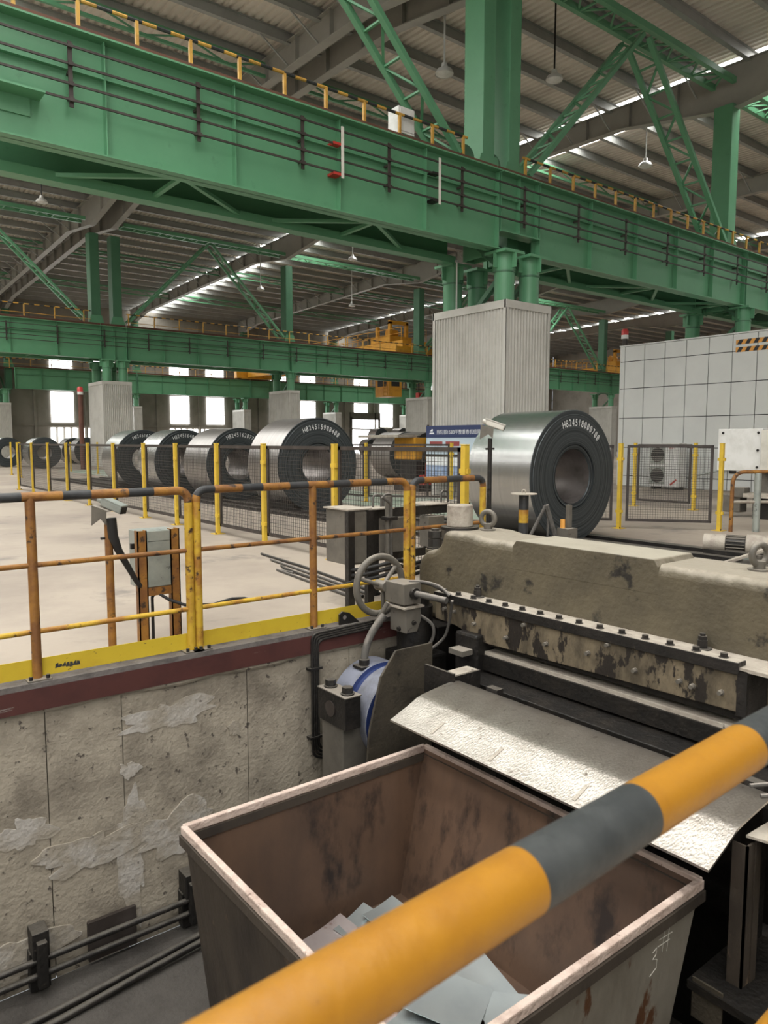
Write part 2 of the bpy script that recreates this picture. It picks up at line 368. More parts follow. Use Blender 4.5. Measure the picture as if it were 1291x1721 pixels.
for xf in FRAMES[1:6]:          # fly braces from rafter to purlin
    for y in PUR:
        if 14 < y < 76 and abs(y - 45.4) > 1.5:
            for s_ in (-1, 1):
                if (xf == 14.05 and s_ > 0) or (xf == 15.3 and s_ < 0): continue
                part(ceil, 'fly_brace', m_greysteel, bar=((xf + s_ * .1, y, zt(y) - .75), (xf + s_ * 1.2, y, zt(y) - .04), .05, .05))
# rafters
def rafter(xf, y0, y1, label, stiff=True):
    zc0, zc1 = zt(y0) - 1.55, zt(y1) - 1.55
    t = thing('roof_rafter', (xf, (y0 + y1) / 2, 13), label, 'roof beam', 'tapered roof rafters')
    dm = .85; h = 4.6 if y1 > y0 else -4.6; e = .35 if y1 > y0 else -.35
    low = [(y0, zt(y0) - 1.55), (y0 + e, zt(y0 + e) - 1.5), (y0 + h, zt(y0 + h) - dm), (y1 - h, zt(y1 - h) - dm), (y1 - e, zt(y1 - e) - 1.5), (y1, zt(y1) - 1.55)]
    poly = [(xf - .01, y, z) for y, z in low] + [(xf - .01, y1, zt(y1)), (xf - .01, y0, zt(y0))]
    part(t, 'web', m_rafter, prism=(poly, (.02, 0, 0)))
    part(t, 'top_flange', m_rafter, bar=((xf, y0, zt(y0)), (xf, y1, zt(y1)), .34, .025))
    mb = MB()
    for (ya, za), (yb, zb) in zip(low, low[1:]): mb.bar((xf, ya, za), (xf, yb, zb), .34, .03)
    mb.build('bottom_flange', m_rafter, t)
    if stiff:
        n = 15
        for i in range(1, n):
            y = y0 + (y1 - y0) * i / n; f = min(abs(y - y0), abs(y - y1)) / 4.6; d = 1.5 + (dm - 1.5) * min(1, f)
            part(t, 'stiffener', m_rafter, box=(xf - .16, xf + .16, y - .01, y + .01, zt(y) - d, zt(y)))
    return t
BN = ['over the pit bay', 'over the coil bay', 'over the far bay']
XN = {1.9: 'one frame before the double columns', 14.05: 'at the first of the double columns', 15.3: 'at the second of the double columns', 27.2: 'one frame past double columns', 39.4: 'two frames past double columns', 51.6: 'three frames past double columns', 63.8: 'four frames past double columns', 76.0: 'five frames past double columns'}
for bi, (y0, y1) in enumerate([(14.2, -17), (14.2, 45.4), (45.4, 76.6)]):
    for xf in FRAMES[1:8]:
        if bi == 0 and xf > 40: continue
        rafter(xf, y0, y1, 'grey tapered roof rafter %s, %s' % (BN[bi], XN[xf]), bi > 0 and xf < 60)
# ---------------- far wall with its windows
wf = thing('wall_back', (40, 77, 0), None, None, kind='structure')
part(wf, 'wall_sheet', m_wall, box=(-33, 95, 77.1, 77.3, 0, 16))
for z in (1.1, 3.1, 6.6, 8.0, 9.6): part(wf, 'girt', m_wall, box=(-33, 95, 76.98, 77.1, z - .08, z + .08))
wn = 0
for bx in (2.4, 14.6, 26.7, 38.9, 51.1, 63.3, 75.5):
    part(wf, 'wall_post', m_wall, box=(bx + 3.1, bx + 3.35, 76.9, 77.1, 0, 14)); part(wf, 'wall_post', m_wall, box=(bx + 7.9, bx + 8.1, 76.9, 77.1, 0, 14))
    for dx in (4.7, 8.85):
        for z0, z1 in ((3.4, 6.35), (7.95, 10.6)):
            wn += 1; w = thing('window_%d' % wn, (bx + dx, 77, z0), None, None, kind='structure')
            part(w, 'pane', m_winpane, box=(bx + dx, bx + dx + 2.1, 77.0, 77.08, z0, z1))
            part(w, 'glazing_bar', m_wall, box=(bx + dx, bx + dx + 2.1, 76.96, 77.0, z0 + (z1 - z0) * .36 - .03, z0 + (z1 - z0) * .36 + .03))
    if bx == 51.1: continue
    wn += 1; w = thing('window_%d' % wn, (bx + 7, 77, 1.3), None, None, kind='structure')
    for i in range(10):
        x = bx + 4.6 + i * .68
        part(w, 'pane', m_winpane, box=(x, x + .44, 77.0, 77.08, 1.3, 2.85))
dr = thing('door_1', (57.5, 77, 0), None, None, kind='structure')
part(dr, 'opening', m_winpane, box=(55.4, 59.6, 77.0, 77.08, 0, 4.3))
parts(dr, 'frame', m_grey, box=[(55.1, 55.4, 76.9, 77.1, 0, 4.6), (59.6, 59.9, 76.9, 77.1, 0, 4.6), (55.1, 59.9, 76.9, 77.1, 4.3, 5.2)])
tag(part(None, 'wall_end', m_wall, box=(95, 95.2, -17, 77, 0, 16)), kind='structure')
tag(part(None, 'wall_left', m_wall, box=(-33.2, -33, -17, 77, 0, 16)), kind='structure')
tag(part(None, 'wall_front', m_wall, box=(-33, 95, -17.3, -17.1, 0, 16)), kind='structure')
for i in range(4):  # unseen windows added to throw light on the left girder and pit wall
    x = -29 + 7 * i
    for z0, z1 in ((2.4, 6.35), (7.6, 11.4)):
        wn += 1; w = thing('window_%d' % wn, (x, -17, z0), None, None, kind='structure')
        part(w, 'pane', m_winpane, box=(x - 2.6, x + 2.6, -17.08, -17.0, z0, z1)); part(w, 'glazing_bar', m_wall, box=(x - 2.6, x + 2.6, -17.0, -16.96, z0 + 1.4, z0 + 1.46))

# ================================================================ STEEL FRAME
RN = ['nearest row', 'middle row', 'far row']
def casing(x0, x1, y0, y1, label):
    t = thing('column_casing', ((x0 + x1) / 2, (y0 + y1) / 2, 0), label, 'column casing', 'corrugated column casings')
    H = 4.93; p = .105; d = .035
    def sheet(a, b, out, horiz):
        n = max(3, int((b - a) / p)); dx = (b - a) / n; pr = []
        for i in range(n):
            u = a + i * dx; pr += [(u, 0), (u + dx * .4, 0), (u + dx * .55, d), (u + dx * .85, d)]
        pr.append((b, 0)); k = len(pr)
        f = (lambda u, h: (u, out[0] + out[1] * h)) if horiz else (lambda u, h: (out[0] + out[1] * h, u))
        MB().add([(*f(u, h), z) for z in (0, H) for u, h in pr], [(i, i + 1, k + i + 1, k + i) for i in range(k - 1)]).build('cladding_sheet', m_clad, t)
    sheet(x0, x1, (y0 + d, -1), True); sheet(x0, x1, (y1 - d, 1), True); sheet(y0, y1, (x0 + d, -1), False); sheet(y0, y1, (x1 - d, 1), False)
    w = .09
    for cx, cy in ((x0, y0), (x1, y0), (x0, y1), (x1, y1)):
        sx, sy = (1 if cx == x0 else -1), (1 if cy == y0 else -1)
        part(t, 'corner_trim', m_clad, box=[(min(cx - .012 * sx, cx + w * sx), max(cx - .012 * sx, cx + w * sx), min(cy - .012 * sy, cy), max(cy - .012 * sy, cy), 0, H),
                                             (min(cx - .012 * sx, cx), max(cx - .012 * sx, cx), min(cy - .012 * sy, cy + w * sy), max(cy - .012 * sy, cy + w * sy), 0, H)])
    part(t, 'top_cap', m_clad, box=[(x0 - .02, x1 + .02, y0 - .02, y0 + .05, H - .12, 5.0), (x0 - .02, x1 + .02, y1 - .05, y1 + .02, H - .12, 5.0), (x0 - .02, x0 + .05, y0, y1, H - .12, 5.0), (x1 - .05, x1 + .02, y0, y1, H - .12, 5.0), (x0, x1, y0, y1, 4.9, 4.95)])
    return t
def column(xc, xp, row, label, upper=True):
    t = thing('steel_column', (xc, row, 0), label, 'column', 'green steel columns')
    for dy in (-1.0, .9):
        part(t, 'pipe_leg', m_green, smooth=40, cyl=((xp, row + dy, 0), (xp, row + dy, 6.22), .26, 20))
        part(t, 'collar', m_greend, smooth=40, cyl=((xp, row + dy, 5.75), (xp, row + dy, 5.79), .275, 20))
        mb = MB(); mb.box(xp - .36, xp + .36, row + dy - .36, row + dy + .36, 6.2, 6.27)
        mb.box(xp - .4, xp + .4, row + dy - .012, row + dy + .012, 5.85, 6.2); mb.box(xp - .012, xp + .012, row + dy - .4, row + dy + .4, 5.85, 6.2)
        mb.build('cap_plate', m_green, t)
    z = 1.0; k = 0
    while z < 5.9:
        a, b = (-1.0, .9) if k % 2 else (.9, -1.0)
        part(t, 'lacing', m_greend, bar=((xp, row + a, z), (xp, row + b, z + 1.6), .12, .12)); z += 1.6; k += 1
    if upper:
        hx = .27
        if row < 20 and xc < 16: hx = .215; xc = {14.05: 14.48, 15.3: 15.46}[xc]
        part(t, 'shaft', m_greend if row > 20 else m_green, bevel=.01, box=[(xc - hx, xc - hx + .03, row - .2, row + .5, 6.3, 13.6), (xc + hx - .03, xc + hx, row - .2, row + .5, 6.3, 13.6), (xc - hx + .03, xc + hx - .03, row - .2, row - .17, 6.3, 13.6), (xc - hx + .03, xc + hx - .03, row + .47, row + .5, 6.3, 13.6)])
        part(t, 'base_gusset', m_green, prism=[([(xc - .5, row - .21, 8.22), (xc + .5, row - .21, 8.22), (xc + .3, row - .21, 8.9), (xc - .3, row - .21, 8.9)], (0, -.02, 0))])
        if row < 20:
            part(t, 'arched_plate', m_greend, smooth=30, prism=([(xc - .75 + .3 * math.cos(a), row - .1, 8.75 + .28 * math.sin(a)) for a in [math.pi * i / 10 for i in range(11)]] + [(xc - 1.05, row - .1, 8.2), (xc - .45, row - .1, 8.2)], (0, -.03, 0)))
    return t
for ri, row in enumerate(ROW):
    for xc in FRAMES[1:8]:
        if ri == 0 and xc > 30: continue
        if xc == 1.9 and ri == 2: continue
        xp = {14.05: 14.28, 15.3: 15.22, 27.2: 26.75}.get(xc, xc)
        rr = row if ri < 2 else 75.3
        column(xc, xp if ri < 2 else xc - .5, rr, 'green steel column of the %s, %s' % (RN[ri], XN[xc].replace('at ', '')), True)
        if xc == 14.05: continue
        y0 = rr - 1.45
        if xc == 15.3: x0, x1 = 13.88, 15.55
        else: x0, x1 = (xp if ri < 2 else xc - .5) - .42, (xp if ri < 2 else xc - .5) + .42
        if ri == 2 and xc == 15.3: x0, x1 = 13.9, 15.1
        casing(x0, x1, y0, y0 + 2.7, 'grey corrugated casing round the column legs in the %s, %s' % (RN[ri], XN[xc].replace('second of the double', 'pair of double').replace('at ', '')))
# crane girders
def girder(Y, x0, x1, label, step, front=True, zb=6.3, ztp=8.2, hw=.24):
    t = thing('crane_girder', ((x0 + x1) / 2, Y, zb), label, 'girder', 'green crane girders')
    part(t, 'web', m_green, box=(x0, x1, Y - .01, Y + .01, zb, ztp))
    part(t, 'top_flange', m_green, box=(x0, x1, Y - hw, Y + hw, ztp - .03, ztp))
    part(t, 'bottom_flange', m_green, box=(x0, x1, Y - hw * .8, Y + hw * .8, zb, zb + .03))
    if step:
        n = max(2, round((x1 - x0) / step)); s0 = Y - hw * .62 if front else Y; s1 = Y + hw * .62
        proto = None
        for i in range(n + 1):
            x = x0 + .02 + (x1 - x0 - .04) * i / n
            part(t, 'stiffener', m_green, box=(x - .01, x + .01, s0, s1, zb + .03, ztp - .03))
        if front: part(t, 'long_stiffener', m_green, box=(x0, x1, Y - .1, Y, ztp - .62, ztp - .6))
    part(t, 'crane_rail', m_rustbeam, box=[(x0, x1, Y - .06, Y + .06, ztp, ztp + .02), (x0, x1, Y - .02, Y + .02, ztp + .02, ztp + .1), (x0, x1, Y - .04, Y + .04, ztp + .1, ztp + .15)])
    return t
SP = [(1.95, 14.02), (15.55, 26.7), (26.8, 39.35), (39.45, 51.55), (51.65, 63.75), (63.85, 75.9)]
SN = ['left of double columns', 'first span right of double columns', 'second span right of double columns', 'third span right of double columns', 'fourth span right of double columns', 'fifth span right of double columns']
for ri, row in enumerate(ROW):
    for si, (a, b) in enumerate(SP):
        if ri == 0 and si > 2: continue
        if ri == 2: girder(74.0, a + .3 if si == 0 else a, b, 'green crane girder of the far row, %s' % SN[si], 2.4)
        else:
            girder(row - .9, a, b, 'green front crane girder of the %s, %s' % (RN[ri], SN[si]), 2.2)
            if ri < 1 or si < 4: girder(row + .85, a, b, 'green rear crane girder of the %s, %s' % (RN[ri], SN[si]), 2.2, False)
    if ri < 2:
        for si, (a, b) in enumerate(SP[:3]):
            t = thing('girder_bracing', ((a + b) / 2, row, 6.3), 'flat green zigzag bracing under the girders, %s, %s' % (RN[ri], SN[si]), 'bracing', 'girder bracing')
            F = 5.8 - 4.5 if si == 0 else a + 1.5
            while F < b - .3:
                for dx in (-2.1, 0, 2.1):
                    if a < F + dx < b and F > a: part(t, 'brace', m_green, bar=((F, row - .8, 6.36), (F + dx, row + .75, 6.36), .09, .07))
                if F > a: part(t, 'gusset', m_green, box=(F - .35, F + .35, row - .9, row - .62, 6.335, 6.35))
                F += 4.5
            part(t, 'lower_chord', m_green, box=[(a, b, row + .52, row + .72, 6.24, 6.3), (a, b, row + .52, row + .54, 6.3, 6.42)])
            part(t, 'walkway_plate', m_greend, box=(a, b, row - .66, row + .6, 8.16, 8.19))
# middle piece over the double columns in the near two rows
for ri in (0, 1):
    girder(ROW[ri] - .9, 14.06, 15.51, 'short green girder piece carried by the double columns, %s' % RN[ri], 1.45, zb=6.75 if ri == 0 else 6.3)
# conductor bars along the girders
def conductors(row, a, b, label, step):
    Y = row - 1.12
    t = thing('conductor_rail', ((a + b) / 2, Y, 7), label, 'conductor rail')
    for z in (7.90, 7.62, 7.31, 7.06): part(t, 'conductor_bar', m_frame, bar=((a, Y, z), (b, Y, z), .03, .035))
    x = a + 1.84
    while x < b:
        part(t, 'hanger', m_frame, box=[(x - .035, x + .035, Y + .02, Y + .04, 6.95, 7.98), (x - .02, x + .02, Y + .04, Y + .2, 7.5, 7.54), (x - .02, x + .02, Y + .04, Y + .2, 7.1, 7.14)] + [(x - .04, x + .04, Y - .03, Y + .03, z - .03, z + .03) for z in (7.90, 7.62, 7.31, 7.06)]); x += step
    return t
conductors(14.2, 1.96, 34, 'four dark conductor bars on hangers along the nearest green girder', 2.22)
conductors(45.4, 1.96, 75, 'four dark conductor bars on hangers along the middle green girder', 2.6)
t = thing('conductor_feed', (9.17, 13.0, 6.9), 'pale feed clamp on the conductor bars left of the double columns', 'bracket')
part(t, 'clamp_bar', m_cream, box=(9.14, 9.2, 13.03, 13.05, 6.95, 7.98)); parts(t, 'arm', m_red, box=[(8.95, 9.15, 13.05, 13.28, 7.0, 7.05), (8.95, 9.15, 13.05, 13.28, 7.6, 7.65)])
t = thing('conductor_feed', (11.9, 13.0, 6.9), 'pale feed clamp on conductor bars just left of the double columns', 'bracket')
part(t, 'clamp_bar', m_cream, box=(11.87, 11.93, 13.03, 13.05, 6.95, 7.98)); parts(t, 'arm', m_dark, box=[(11.7, 11.9, 13.05, 13.28, 7.0, 7.05), (11.7, 11.9, 13.05, 13.28, 7.6, 7.65)])
t = thing('shelf_bracket', (2.9, 13.1, 7.0), 'small green shelf bracket on the nearest girder at the frame edge', 'bracket')
part(t, 'shelf', m_green, box=(2.0, 3.35, 12.9, 13.28, 6.98, 7.01)); part(t, 'web', m_green, box=(2.0, 3.2, 13.26, 13.28, 6.7, 6.98))
# walkway handrails on the girders
def handrail(row, a, b, step, label, det=True):
    Y = row - .3; t = thing('walkway_handrail', ((a + b) / 2, Y, 8.2), label, 'handrail')
    pts = []; bands = []; x = a; k = 0
    while x < b - .01: pts.append((x, Y, 9.1)); bands.append(k % 2); x += .27; k += 1
    pts.append((b, Y, 9.1))
    MB().tube(pts, .034, 8, bands).build('top_rail', [m_yelr, m_black], t, 40)
    part(t, 'mid_rail', m_yelr, cyl=((a, Y, 8.62), (b, Y, 8.62), .018, 6))
    x = a + .1
    while x < b: part(t, 'post', m_yelr, box=(x - .03, x + .03, Y - .03, Y + .03, 8.18, 9.1)); x += step
m_yelr = M('walkway_rail_paint', (.60, .34, .07), .5, c2=(.40, .22, .05), scale=3)
handrail(14.2, 1.0, 13.6, 1.03, 'yellow and black walkway handrail on top of the nearest girder, left part')
handrail(14.2, 15.7, 34, 1.03, 'yellow and black walkway handrail on top of nearest girder, right part')
handrail(45.4, 2, 13.7, 1.6, 'thin yellow walkway handrail on the middle girder, left of double columns')
handrail(45.4, 15.8, 76, 1.6, 'thin yellow walkway handrail on the middle girder, right of double columns')
handrail(75.0, 8, 80, 1.8, 'thin yellow walkway handrail on the far girder')
for ri in (1, 2): tag(part(None, 'walkway_plate', m_rustbeam, box=(8 if ri == 2 else 2, 80, ROW[ri] - (1.9 if ri == 2 else .6), ROW[ri] + .4, 8.22, 8.27)), 'rusty brown walkway plate on top of the %s girder' % ['', 'middle', 'far'][ri], 'walkway')
# lattice braces and eave trusses
def lattice(p, q, off, label, n=9, m=None):
    p, q, off = V(p), V(q), V(off); m = m or m_green
    t = thing('lattice_brace', (p + q) / 2, label, 'lattice brace', 'green lattice braces')
    part(t, 'chord', m, bar=(p - off, q - off, .16, .12)); part(t, 'chord', m, bar=(p + off, q + off, .16, .12))
    for i in range(n):
        a, b = p.lerp(q, i / n), p.lerp(q, (i + 1) / n)
        part(t, 'lacing', m, bar=(a - off, a + off, .07, .05)); part(t, 'lacing', m, bar=(a + off * (1 if i % 2 else -1), b - off * (1 if i % 2 else -1), .07, .05))
for ri, row in enumerate(ROW[:2]):
    r0 = row + .15; off = (0, .38, 0)
    for si, (xa, xb) in enumerate([(1.9, 13.6), (15.8, 26.9), (27.5, 39.1), (39.7, 51.3), (51.9, 63.5)]):
        if ri == 0 and si > 2: continue
        xm = (xa + xb) / 2
        if (ri, si) != (0, 2) and not (ri == 1 and si in (2,)):
            lattice((xa + .2, r0, 8.7), (xm - .15, r0, 14.05), off, 'rising green lattice brace of the %s, %s' % (RN[ri], SN[si]))
            lattice((xb - .2, r0, 8.7), (xm + .15, r0, 14.05), off, 'falling green lattice brace of the %s, %s' % (RN[ri], SN[si]))
        t = thing('eave_truss', (xm, r0, 14.3), 'green lattice tie under the roof along the %s, %s' % (RN[ri], SN[si]), 'truss', 'green eave trusses')
        for s_ in (-1, 1): part(t, 'chord', m_green, box=(xa, xb, r0 + s_ * .38 - .08, r0 + s_ * .38 + .08, 14.22, 14.42))
        n = 14
        for i in range(n):
            x = xa + (xb - xa) * i / n; x2 = xa + (xb - xa) * (i + 1) / n; s_ = 1 if i % 2 else -1
            part(t, 'lacing', m_green, bar=((x, r0 - .38 * s_, 14.3), (x2, r0 + .38 * s_, 14.3), .06, .05)); part(t, 'lacing', m_green, bar=((x, r0 - .38, 14.26), (x, r0 + .38, 14.26), .06, .05))
for bi, yt in enumerate((24.6, 35.0, 55.8, 66.2)):
    for si, (xa, xb) in enumerate([(2, 13.9), (15.5, 27.1), (27.4, 39.2), (39.6, 51.4)]):
        t = thing('roof_tie', ((xa + xb) / 2, yt, zt(yt) - .6), 'green roof tie, %s line beyond the nearest girder, %s' % (ORD[bi], SN[si]), 'roof tie', 'green roof ties')
        for dz in (-.62, -.2): part(t, 'chord', m_green, box=(xa, xb, yt - .05, yt + .05, zt(yt) + dz - .05, zt(yt) + dz + .05))
        for i in range(8):
            x = xa + (xb - xa) * i / 8; x2 = xa + (xb - xa) * (i + 1) / 8
            part(t, 'lacing', m_green, bar=((x, yt, zt(yt) - (.62 if i % 2 else .2)), (x2, yt, zt(yt) - (.2 if i % 2 else .62)), .05, .05))
t = thing('vertical_conduit', (13.95, 14.6, 5), 'thin white vertical conduit rising from the top of the grey column casing', 'conduit')
part(t, 'tube', m_white, smooth=40, cyl=((13.97, 14.62, 4.95), (13.97, 14.62, 6.3), .022, 8)); part(t, 'clip', m_greysteel, box=(13.93, 14.0, 14.6, 14.66, 6.24, 6.3))
# white junction box on the walkway
t = thing('junction_box', (11.75, 14.2, 8.2), 'white junction box on the walkway behind the yellow handrail', 'junction box')
part(t, 'body', m_white, bevel=.015, box=(11.45, 11.95, 14.0, 14.4, 8.75, 9.35)); part(t, 'door', m_white, box=(11.5, 11.9, 13.985, 14.0, 8.8, 9.3)); parts(t, 'stand', m_greysteel, box=[(11.55, 11.6, 14.15, 14.2, 8.19, 8.75), (11.8, 11.85, 14.15, 14.2, 8.19, 8.75)])
# pendant lamps
LP = [(15.57, 16.9, 12.3, 'nearest the thick green columns'), (27.3, 17.7, 12.5, 'hanging white between rafter and green brace'), (19.6, 16.1, 13.0, 'right of the thick green columns'), (27.0, 37.4, 12.5, 'above the middle girder past the pale rafter'), (26.9, 48.7, 12.5, 'above the middle girder beside the falling brace'), (9.8, 39.2, 13.0, 'left of the middle double columns'), (9.0, 30.0, 12.6, 'under the nearest girder at far left'), (36.0, 50.0, 12.5, 'over the far bay before the crane'), (31.5, 26.0, 12.6, 'behind the grey column casing'), (46.0, 40.0, 12.5, 'over the pale panelled cabin')]
for x, y, z, w in LP:
    t = thing('pendant_lamp', (x, y, z), 'round high-bay pendant lamp %s' % w, 'lamp', 'high-bay lamps')
    part(t, 'rod', m_lampsh if z < 12.6 else m_dark, cyl=((x, y, z + .25), (x, y, zt(y) + .3), .03, 6))
    part(t, 'shade', m_lampsh, smooth=40, lathe=((x, y, z), (0, 0, 1), [(.28, 0), (.27, .04), (.22, .13), (.1, .2), (.08, .32), (.0, .33)], 20))
    part(t, 'lens', m_white, smooth=40, lathe=((x, y, z), (0, 0, 1), [(.0, -.05), (.2, -.02), (.27, .02)], 20))

# ================================================================ OVERHEAD CRANES in the far bay
def crane(xc, y0, y1, label, cab):
    t = thing('overhead_crane', (xc, (y0 + y1) / 2, 8.4), label, 'crane')
    for dx in (-1.0, 1.0): part(t, 'bridge_girder', m_crane, box=(xc + dx - .3, xc + dx + .3, y0 + .4, y1 - .4, 8.5, 9.75))
    for y in (y0, y1): part(t, 'end_carriage', m_crane, box=(xc - 2.6, xc + 2.6, y - .3, y + .3, 8.4, 9.1))
    for y in (y0, y1):
        for dx in (-2.1, 2.1): part(t, 'wheel', m_dark, smooth=40, cyl=((xc + dx, y - .12, 8.62), (xc + dx, y + .12, 8.62), .3, 16))
    for s_ in (-1.35, 1.35):
        mb = MB(); y = y0 + .5
        while y < y1: mb.box(xc + s_ - .02, xc + s_ + .02, y - .02, y + .02, 9.75, 10.8); y += 1.5
        mb.box(xc + s_ - .02, xc + s_ + .02, y0 + .5, y1 - .5, 10.76, 10.8); mb.box(xc + s_ - .02, xc + s_ + .02, y0 + .5, y1 - .5, 10.3, 10.33); mb.build('handrail', m_crane, t)['kind'] = 'stuff'
    part(t, 'trolley', m_crane, box=[(xc - 1.2, xc + 1.2, y0 + 2.2, y0 + 4.8, 9.8, 10.3), (xc - 1.0, xc - .75, y0 + 2.4, y0 + 2.7, 10.3, 11.5), (xc + .75, xc + 1.0, y0 + 2.4, y0 + 2.7, 10.3, 11.5), (xc - 1.0, xc + 1.0, y0 + 2.4, y0 + 2.7, 11.3, 11.6), (xc - 1.0, xc - .75, y0 + 4.1, y0 + 4.4, 10.3, 11.2), (xc + .75, xc + 1.0, y0 + 4.1, y0 + 4.4, 10.3, 11.2)])
    part(t, 'hoist_drum', m_crane, smooth=40, cyl=((xc - .5, y0 + 3.4, 10.7), (xc + .5, y0 + 3.4, 10.7), .3, 18))
    if cab:
        c = part(t, 'cab', m_crane, box=(cab[0] - .8, cab[0] + .8, cab[1] - 1.1, cab[1] + 1.1, 5.9, 8.4)); part(c, 'cab_window', m_dark, box=[(cab[0] - .82, cab[0] + .82, cab[1] - .7, cab[1] + .7, 6.9, 7.8), (cab[0] - .5, cab[0] + .5, cab[1] - 1.13, cab[1] + 1.13, 6.9, 7.8)])
        part(t, 'ladder', m_crane, box=[(cab[0] - 1.5, cab[0] - 1.45, cab[1] - 1.1, cab[1] - 1.05, 5.9, 8.4), (cab[0] - 1.0, cab[0] - .95, cab[1] - 1.1, cab[1] - 1.05, 5.9, 8.4)] + [(cab[0] - 1.5, cab[0] - .95, cab[1] - 1.1, cab[1] - 1.06, 5.9 + .35 * i, 5.95 + .35 * i) for i in range(7)])
crane(40.2, 46.6, 74.0, 'yellow overhead crane with hanging cab above the middle girder', (46.2, 58.0))
crane(72.0, 46.6, 74.0, 'yellow overhead crane showing beside the pale panelled cabin', None)
t = thing('hook_block', (41.5, 47.8, 5), 'red hook block hanging behind the grey column casing', 'hook block')
part(t, 'cheek_plate', m_red, bevel=.03, box=(41.1, 41.6, 47.5, 48.1, 4.6, 5.6)); parts(t, 'rope', m_dark, cyl=[((41.2, 47.7, 5.6), (41.2, 47.7, 8.5), .03, 6), ((41.5, 47.9, 5.6), (41.5, 47.9, 8.5), .03, 6)])
part(t, 'hook', m_red, smooth=50, tube=([(41.35 + .25 * math.cos(a), 47.8, 4.2 + .3 * math.sin(a)) for a in [1.57 + i * .45 for i in range(10)]], .08, 8))

# ================================================================ STEEL COILS
def coil(x, y, R, r, L, label, text=None, a0=109, a1=47, side=None, zc=None, tr=.73):
    zc = R if zc is None else zc
    t = thing('steel_coil', (x, y, zc - R), label, 'steel coil', 'coils of rolled steel strip')
    mb = MB(); mb.k = 0
    mb.lathe((x, y, zc), (0, 1, 0), [(R, 0.012), (R, L - .012)], 96)
    body = mb.build('outer_wrap', side or m_coil, t, 40)
    for e in (0, 1):
        yy = y if e == 0 else y + L; s_ = -1 if e == 0 else 1
        rings = [(r, .05), (r + .015, .012), (r + .055, .008), (r + .06, .03), (r + .075, .03), (r + .08, 0), (R * .93, 0), (R * .935, .006), (R - .01, .006), (R, .012)]
        fb = MB().lathe((x, yy, zc), (0, 1, 0), [(q, -s_ * (h if h > 0 else 0) ) for q, h in rings], 96)
        fo = fb.build('winding_face', m_cface, t, 30)
        # windings are read from the coil's axis: shift object-space so the axis lies at z = .98
    part(t, 'bore', m_bore, smooth=40, lathe=((x, y, zc), (0, 1, 0), [(r, .03), (r, L - .03)], 64))
    if text:
        n = len(text); cs = []; a0, a1 = math.radians(a0), math.radians(a1)
        for i, ch in enumerate(text):
            a = a0 + (a1 - a0) * i / (n - 1); rad = R * tr + .03
            def fr(u, v, a=a, rad=rad):
                ex = V((math.sin(a), 0, -math.cos(a))); er = V((math.cos(a), 0, math.sin(a)))
                return V((x, y - .002, zc)) + er * (rad + v) + ex * u
            cs.append((ch, fr))
            if ch == '0': cs.append(('/', fr))
        text_mesh(cs, None, .15, m_ink, t, 'stencilled_number', xs=.74, off=.0)
    return t
def bands(t): return t
coil(8.90, 6.79, .975, .40, 1.25, 'big bright coil numbered 18000700 beyond the shear machine', 'H824518000700', 109, 46, zc=.985)
coil(8.62, 13.2, 1.0, .39, 1.3, 'coil numbered 15908400 behind the fence corner', 'H824515908400', 116, 52, side=m_coild)
coil(8.75, 17.05, .92, .385, 1.42, 'coil numbered 16207700, second in the row behind the fence', 'H824516207700', 116, 50, side=m_coild)
coil(8.6, 20.1, .92, .39, 1.3, 'coil numbered 16401200, third in the row behind the fence', 'H824516401200', 116, 50)
coil(8.45, 22.9, .93, .39, 1.3, 'coil numbered 16206, last in the row of four', 'H824516206500', 116, 50)
coil(10.55, 43.8, .87, .38, 1.3, 'distant coil with a bright flank, left of the beacon pole')
coil(9.55, 48.0, .87, .38, 1.3, 'distant coil at the left frame edge')
coil(14.6, 49.6, .88, .38, 1.3, 'distant coil just left of the grey casing, front one', side=m_coild)
coil(14.6, 52.5, .88, .38, 1.3, 'distant coil just left of the grey casing, rear one', side=m_coild)
coil(19.5, 23.2, .95, .38, 1.3, 'dark coil seen through the mesh beside the yellow machine', side=m_coild)
coil(18.2, 27.5, 1.0, .38, 1.3, 'dark coil showing its top behind the coil numbered 15908400', side=m_coild)
for i, (x, y) in enumerate([(45.7, 59.9), (47.2, 58.6), (49.1, 57.1), (50.9, 55.7)]):
    coil(x, y, .88, .38, 1.3, '%s far coil from the left in the row before the bright doorway, lower tier' % ORD[i], side=m_coild)
for i, (x, y) in enumerate([(46.4, 59.3), (48.15, 57.9), (50.0, 56.4)]):
    coil(x, y, .85, .38, 1.3, '%s far coil from the left in the upper tier before the bright doorway' % ORD[i], side=m_coild, zc=2.0)
# conveyor under the coils
t = thing('coil_conveyor', (8.7, 14, 0), 'dark steel coil conveyor track with cross slats under the row of coils', 'conveyor')
for x in (7.75, 8.25, 9.1, 9.6): part(t, 'skid_rail', m_dark, box=(x - .09, x + .09, 4.1 if x > 8 else 5.6, 31, .0, .055))
part(t, 'channel_bed', m_frame, box=(7.6, 9.75, 3.6, 31, -.02, .008))
for i in range(70): part(t, 'slat', m_frame, box=(7.65, 8.15, 8.4 + i * .32, 8.5 + i * .32, .0, .06))
for yc, L_ in ((6.79, 1.25), (13.2, 1.3), (17.05, 1.42), (20.1, 1.3), (22.9, 1.3)):
    for s_ in (-1, 1): part(t, 'saddle_block', m_dark, prism=([(8.68 + s_ * .25, yc + .1, .03), (8.68 + s_ * .62, yc + .1, .03), (8.68 + s_ * .62, yc + .1, .17)], (0, L_ - .2, 0)))

